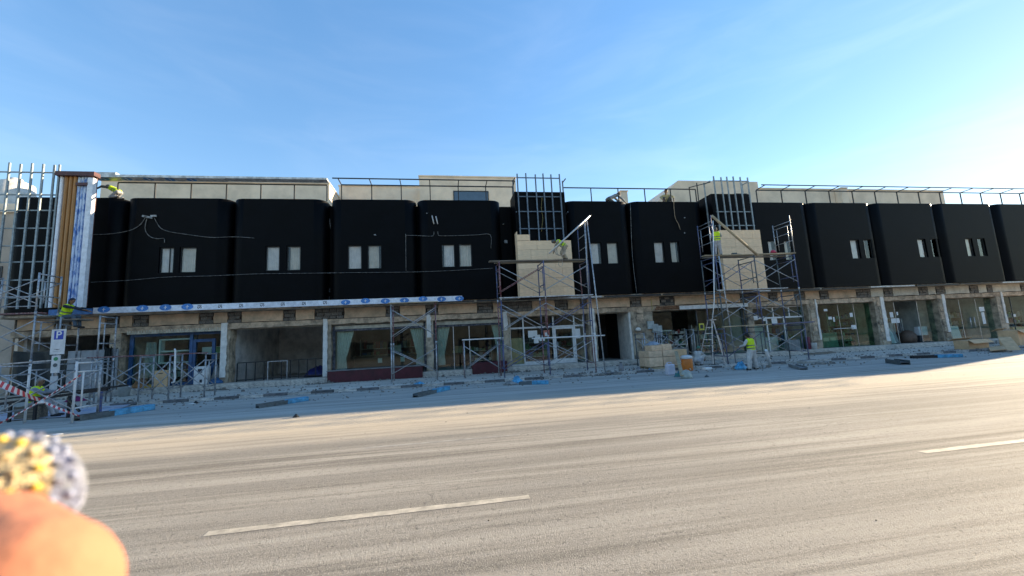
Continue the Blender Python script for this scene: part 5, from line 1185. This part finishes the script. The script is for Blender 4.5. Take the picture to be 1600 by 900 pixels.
    if kind in ('hair','scarf'): cap(b6, hd+back*.045-hup*.03, .072, hd+back*.02+hup*.05, .09)
    if kind == 'scarf': cap(b6, hd-hup*.09+back*.03, .075, hd+back*.03, .09)
    if kind == 'cap': cap(b6, hd+hup*.05+face*.06, .05, hd+hup*.04+face*.14, .03)
    link_mesh({'hair':'hair','cap':'cap','scarf':'headscarf'}[kind], fused(b6, .012*s, 3), hm_, t)
    return t
STAND = dict(pelvis=(0,0,.93), chest=(0,.02,1.40), head=(0,.05,1.60), elbowL=(-.30,-.02,1.14), handL=(-.30,.14,.93), elbowR=(.30,-.02,1.14), handR=(.30,.14,.93), kneeL=(-.12,.03,.50), kneeR=(.12,.03,.50), ankleL=(-.15,0,.09), ankleR=(.15,0,.09))
SIT = dict(pelvis=(0,0,.12), chest=(0,.14,.58), head=(0,.24,.78), elbowL=(-.26,.34,.40), handL=(-.16,.60,.40), elbowR=(.26,.34,.42), handR=(.14,.62,.44), kneeL=(-.14,.44,.10), kneeR=(.14,.44,.12), ankleL=(-.14,.50,-.32), ankleR=(.15,.56,-.30))
SQUAT = dict(pelvis=(0,-.05,.30), chest=(0,.16,.74), head=(0,.26,.93), elbowL=(-.26,.40,.50), handL=(-.14,.56,.34), elbowR=(.26,.40,.50), handR=(.14,.58,.32), kneeL=(-.18,.36,.52), kneeR=(.18,.36,.52), ankleL=(-.15,.06,.09), ankleR=(.15,.06,.09))
BEND = dict(pelvis=(0,-.15,.90), chest=(0,.26,1.14), head=(0,.44,1.14), elbowL=(-.25,.42,.86), handL=(-.20,.50,.60), elbowR=(.25,.42,.86), handR=(.2,.52,.60), kneeL=(-.14,-.02,.49), kneeR=(.14,-.02,.49), ankleL=(-.16,-.12,.09), ankleR=(.16,-.10,.09), face=(0,.6,-.8))
KNEEL = dict(pelvis=(0,-.2,.42), chest=(0,.26,.70), head=(0,.46,.80), elbowL=(-.24,.50,.46), handL=(-.16,.72,.28), elbowR=(.24,.48,.46), handR=(.16,.74,.26), kneeL=(-.15,.12,.10), kneeR=(.15,.12,.10), ankleL=(-.15,-.34,.10), ankleR=(.15,-.34,.10), face=(0,.8,-.5))
def mod(P_, **k): q = dict(P_); q.update(k); return q
cl = lambda n, c: M('cloth_'+n, c, .85, .18, 5, .25, 14)
navy = cl('navy', (.018,.025,.045)); jeans = cl('jeans', (.07,.11,.15)); paleg = cl('pale_grey', (.46,.46,.47)); sand = cl('sand', (.42,.34,.24)); greys = cl('grey_blue', (.26,.30,.34)); ylw = cl('straw', (.56,.47,.24)); white_ = cl('off_white', (.56,.55,.52)); dkgrey = cl('dark_grey', (.10,.11,.11))
# 1 seated on the left scaffold
b = at(100,499,20.6); seatz = b.z
person('worker in yellow vest and jeans seated on the left scaffold reaching right', (b.x,20.6,seatz), -math.pi/2, mod(SIT, elbowR=(.22,.40,.48), handR=(.1,.78,.38), elbowL=(-.2,.42,.44), handL=(-.08,.82,.34)), dict(shirt=navy, trousers=jeans, vest=True, hat=(navy,'scarf')))
MB_ = MB().box(b.x-.5,b.x+.75,20.35,21.1,seatz-.06,seatz-.005); tag(MB_.build('scaffold_plank', dkwood), 'plank under the seated worker on the left scaffold', 'plank')
# 2 crouching on the roof edge at the left
b = at(176,307,24.4); person('worker in yellow vest crouching on the roof edge at the fluted cladding', (b.x+.15,24.35,10.62), math.radians(75), mod(KNEEL, elbowL=(-.3,.52,.72), handL=(-.25,.9,.62), elbowR=(.28,.5,.8), handR=(.2,.92,.86)), dict(shirt=dkgrey, trousers=paleg, vest=True, hat=(navy,'scarf')), .95)
# 3 seated behind the near scaffold
b = at(52,617,17.3); person('grey-haired worker in yellow vest seated behind the near left scaffold', (b.x,17.3,gz(b.x)+.46), -math.pi/2+.25, mod(SIT, chest=(0,.10,.58), head=(0,.16,.80), ankleL=(-.16,.58,-.34), ankleR=(.14,.62,-.34)), dict(shirt=greys, trousers=paleg, vest=True, hat=(cl('grey_hair',(.32,.30,.27)),'hair')), 1.02)
tag(MB().box(b.x-.35,b.x+.3,17.1,17.55,gz(b.x),gz(b.x)+.46).build('seat_crate', dkwood, None, .01), 'low timber crate used as a seat by the grey-haired worker', 'crate')
# 4 bending on the first tower
b = at(884,405,21.55); person('worker in yellow vest and sand clothes bending over on the first scaffold', (b.x-.1,21.55,6.245), math.radians(78), mod(BEND, pelvis=(0,-.1,.80), chest=(0,.30,1.10), head=(0,.50,1.10), kneeL=(-.14,.06,.44), kneeR=(.14,.10,.44)), dict(shirt=sand, trousers=sand, vest=True, hat=(dkgrey,'scarf'), loose=.02, tunic=True), 1.0)
# 5, 6 on the roof
b = at(957,313,24.5); person('man in grey shirt kneeling at the roof edge leaning right', (b.x,24.55,10.45), math.radians(-82), mod(KNEEL, pelvis=(0,-.25,.42), chest=(0,.26,.66), head=(0,.46,.76), elbowL=(-.2,.55,.42), handL=(-.1,.82,.20), elbowR=(.22,.55,.40), handR=(.14,.85,.18)), dict(shirt=greys, trousers=dkgrey, sleeve=.6), 1.12)
b = at(1042,314,24.5); person('man in straw-coloured shirt crouching at the roof edge holding a cord', (b.x,24.65,10.40), math.radians(165), mod(SQUAT, elbowL=(-.40,.24,.58), handL=(-.34,.46,.34), elbowR=(.36,.26,.60), handR=(.26,.44,.34)), dict(shirt=ylw, trousers=dkgrey, sleeve=.5), 1.1)
cable('tan cord hanging from the crouching roof worker over the black bay', [(1053,309),(1053,322),(1055,340),(1060,350),(1063,359)], .022, 23.9, M('tan_cord', (.35,.25,.16), .8, .2))
# 7 on the second tower
b = at(1123,400,21.2); person('worker in pale clothes and yellow vest standing on the second scaffold', (b.x,21.2,6.275), math.radians(-20), mod(STAND, elbowR=(.3,.12,1.2), handR=(.2,.36,1.2), elbowL=(-.28,.1,1.18), handL=(-.2,.34,1.15)), dict(shirt=paleg, trousers=paleg, vest=True, loose=.015, hat=(dkgrey,'cap')), 1.0)
# 8 standing in the street
g = ground(1178,578,0); g.z = gz(g.x)+.004
person('worker in yellow vest and loose pale trousers standing in the street, back turned', g, math.radians(8), mod(STAND, chest=(0,.04,1.39), head=(-.02,.12,1.58), elbowL=(-.40,.0,1.16), handL=(-.50,.18,1.10), elbowR=(.36,.10,1.12), handR=(.34,.34,1.16), kneeL=(-.19,.02,.50), kneeR=(.17,.06,.50), ankleL=(-.26,-.02,.085), ankleR=(.24,.04,.085)), dict(shirt=white_, trousers=white_, vest=True, loose=.03, tunic=True), 1.03)
tag(MB().obox((g.x+.38,g.y+.42,gz(g.x)+1.28),(.34,.1,.4),.2,.1).build('brown_board', M('brown_panel', (.16,.07,.03), .6, .2), None, .01), 'brown board held by the standing worker', 'board')
# 9 squatting beside the ladder
g = ground(1088,572,SW*.6); person('squatting worker in pale clothes with a green cap beside the step ladder', (g.x,21.0,sz(g.x)), math.radians(-60), SQUAT, dict(shirt=white_, trousers=paleg, hat=(cl('green',(.06,.22,.16)),'cap'), loose=.02, tunic=True), 1.0)
fan = thing('cable_reel', 'round wire reel beside the squatting worker', 'reel', (14.75,20.7,sz(14.7)))
MB().tube([(14.75+.22*math.cos(a*.4),20.7,sz(14.7)+.9+.22*math.sin(a*.4)) for a in range(17)],.02,6).build('rim', steel_d, fan); MB().tube([(14.75,20.7,sz(14.7)),(14.75,20.7,sz(14.7)+.7)],.025).build('stand', steel_d, fan); MB().tube([(14.5,20.7,sz(14.7)+.02),(15.0,20.7,sz(14.7)+.02)],.025).build('foot', steel_d, fan)

# ================================================================== PHOTOGRAPHER'S HAND beside the lens
def near(px, py, d): return CAM + ray(px, py)*d
hand = thing('hand', "photographer's bent fingers with a jewelled ring close to the lens, lower left corner", 'hand', near(-150,1500,.10))
hsk = M('near_skin', (.50,.19,.105), .95, .08, 60, .1, 300)
hb_ = MB(); down = -CU*.021; K = near(14,955,.060); PR = near(-20,805,.082); MC = near(-190,760,.115)
for q in range(4):
    o_ = down*q*1.0 + CF*.004*q - CR*.004*q*q*.3; r_ = (.0122,.0118,.0112,.0098)[q]
    k_, m_ = K+o_, MC+o_*.95; tipa = k_-CR*.026-CU*.004-CF*.012; tipb = tipa-CR*.016+CF*.012
    hb_.capsule(m_, r_*1.18, k_, r_*1.05); hb_.capsule(k_, r_*1.05, tipa, r_*.92); hb_.capsule(tipa, r_*.92, tipb, r_*.8)
    hb_.capsule(m_, r_*1.25, MC-CR*.075+down*1.5+o_*.35+CF*.01, .016)
W_ = MC-CR*.085+down*1.6+CF*.012
hb_.capsule(MC+down*.5-CR*.01, .016, W_, .021); hb_.capsule(MC+down*2.6-CR*.01, .015, W_+down*.4, .021)
hb_.capsule(W_, .024, W_-CR*.12+down*2.5-CF*.03, .034); hb_.capsule(W_+down*.6, .024, W_-CR*.12+down*3.1-CF*.03, .034)
T0 = MC-CR*.055+down*.3-CF*.018; T1 = T0+CR*.026+CU*.004-CF*.014; T2 = T1+CR*.022-CU*.012-CF*.004
hb_.capsule(W_, .019, T0, .0155); hb_.capsule(T0, .0145, T1, .0125); hb_.capsule(T1, .0125, T2, .0105)
link_mesh('skin', fused(hb_, .0011, 4), hsk, hand)
ax = (K-MC).normalized(); rc = near(-12,795,.0815); sx1 = ax.cross(CU).normalized(); sy1 = ax.cross(sx1)
gold = M('ring_gold', (.55,.45,.28), .6, .3, 220, .5, 500, metal=.8, col2=(.55,.42,.25)); silver = M('ring_silver', (.36,.38,.42), .5, .3, 220, .5, 500, metal=.7, col2=(.22,.24,.36))
# domed head of the ring: silver shoulder, gold crown set with rows of small stones
rc = near(-22,802,.080); nrm = (CU*.55-CF*.75+CR*.1).normalized(); e1 = CR; e1 = (e1-nrm*e1.dot(nrm)).normalized(); e2 = nrm.cross(e1)
RR = 116*.080/FPX
def dome(r_, h0, h1, name, mat, parent, n=40, m_=8):
    mb = MB(); vs = []
    for j in range(m_+1):
        q = h0+(h1-h0)*j/m_; rr = r_*math.sqrt(max(0,1-q*q))
        for k in range(n):
            a = 2*math.pi*k/n; vs.append(rc+(e1*math.cos(a)+e2*math.sin(a))*rr+nrm*r_*q*.8)
    mb.add(vs, [(i*n+j,i*n+(j+1)%n,(i+1)*n+(j+1)%n,(i+1)*n+j) for i in range(m_) for j in range(n)], True); return mb.build(name, mat, parent)
ring = dome(RR, -.75, .42, 'ring', silver, hand); dome(RR*1.003, .4, .999, 'ring_crown', gold, ring)
ys = M('yellow_stone',(.62,.45,.07),.2,.1,60,0); bs = M('blue_stone',(.26,.30,.42),.2,.1,60,0)
for row, (q, ct, m1, m2) in enumerate(((.12,26,bs,silver),(.34,24,silver,bs),(.55,20,ys,gold),(.74,15,gold,ys),(.9,9,ys,paper))):
    for k in range(ct):
        a = 2*math.pi*(k+.5*(row%2))/ct; rr = RR*math.sqrt(1-q*q)*1.01; c = rc+(e1*math.cos(a)+e2*math.sin(a))*rr+nrm*RR*q*.81; MB().capsule(c, .0008, c+nrm*.0003, .0008, 6).build('stone', m1 if k % 3 else m2, ring)
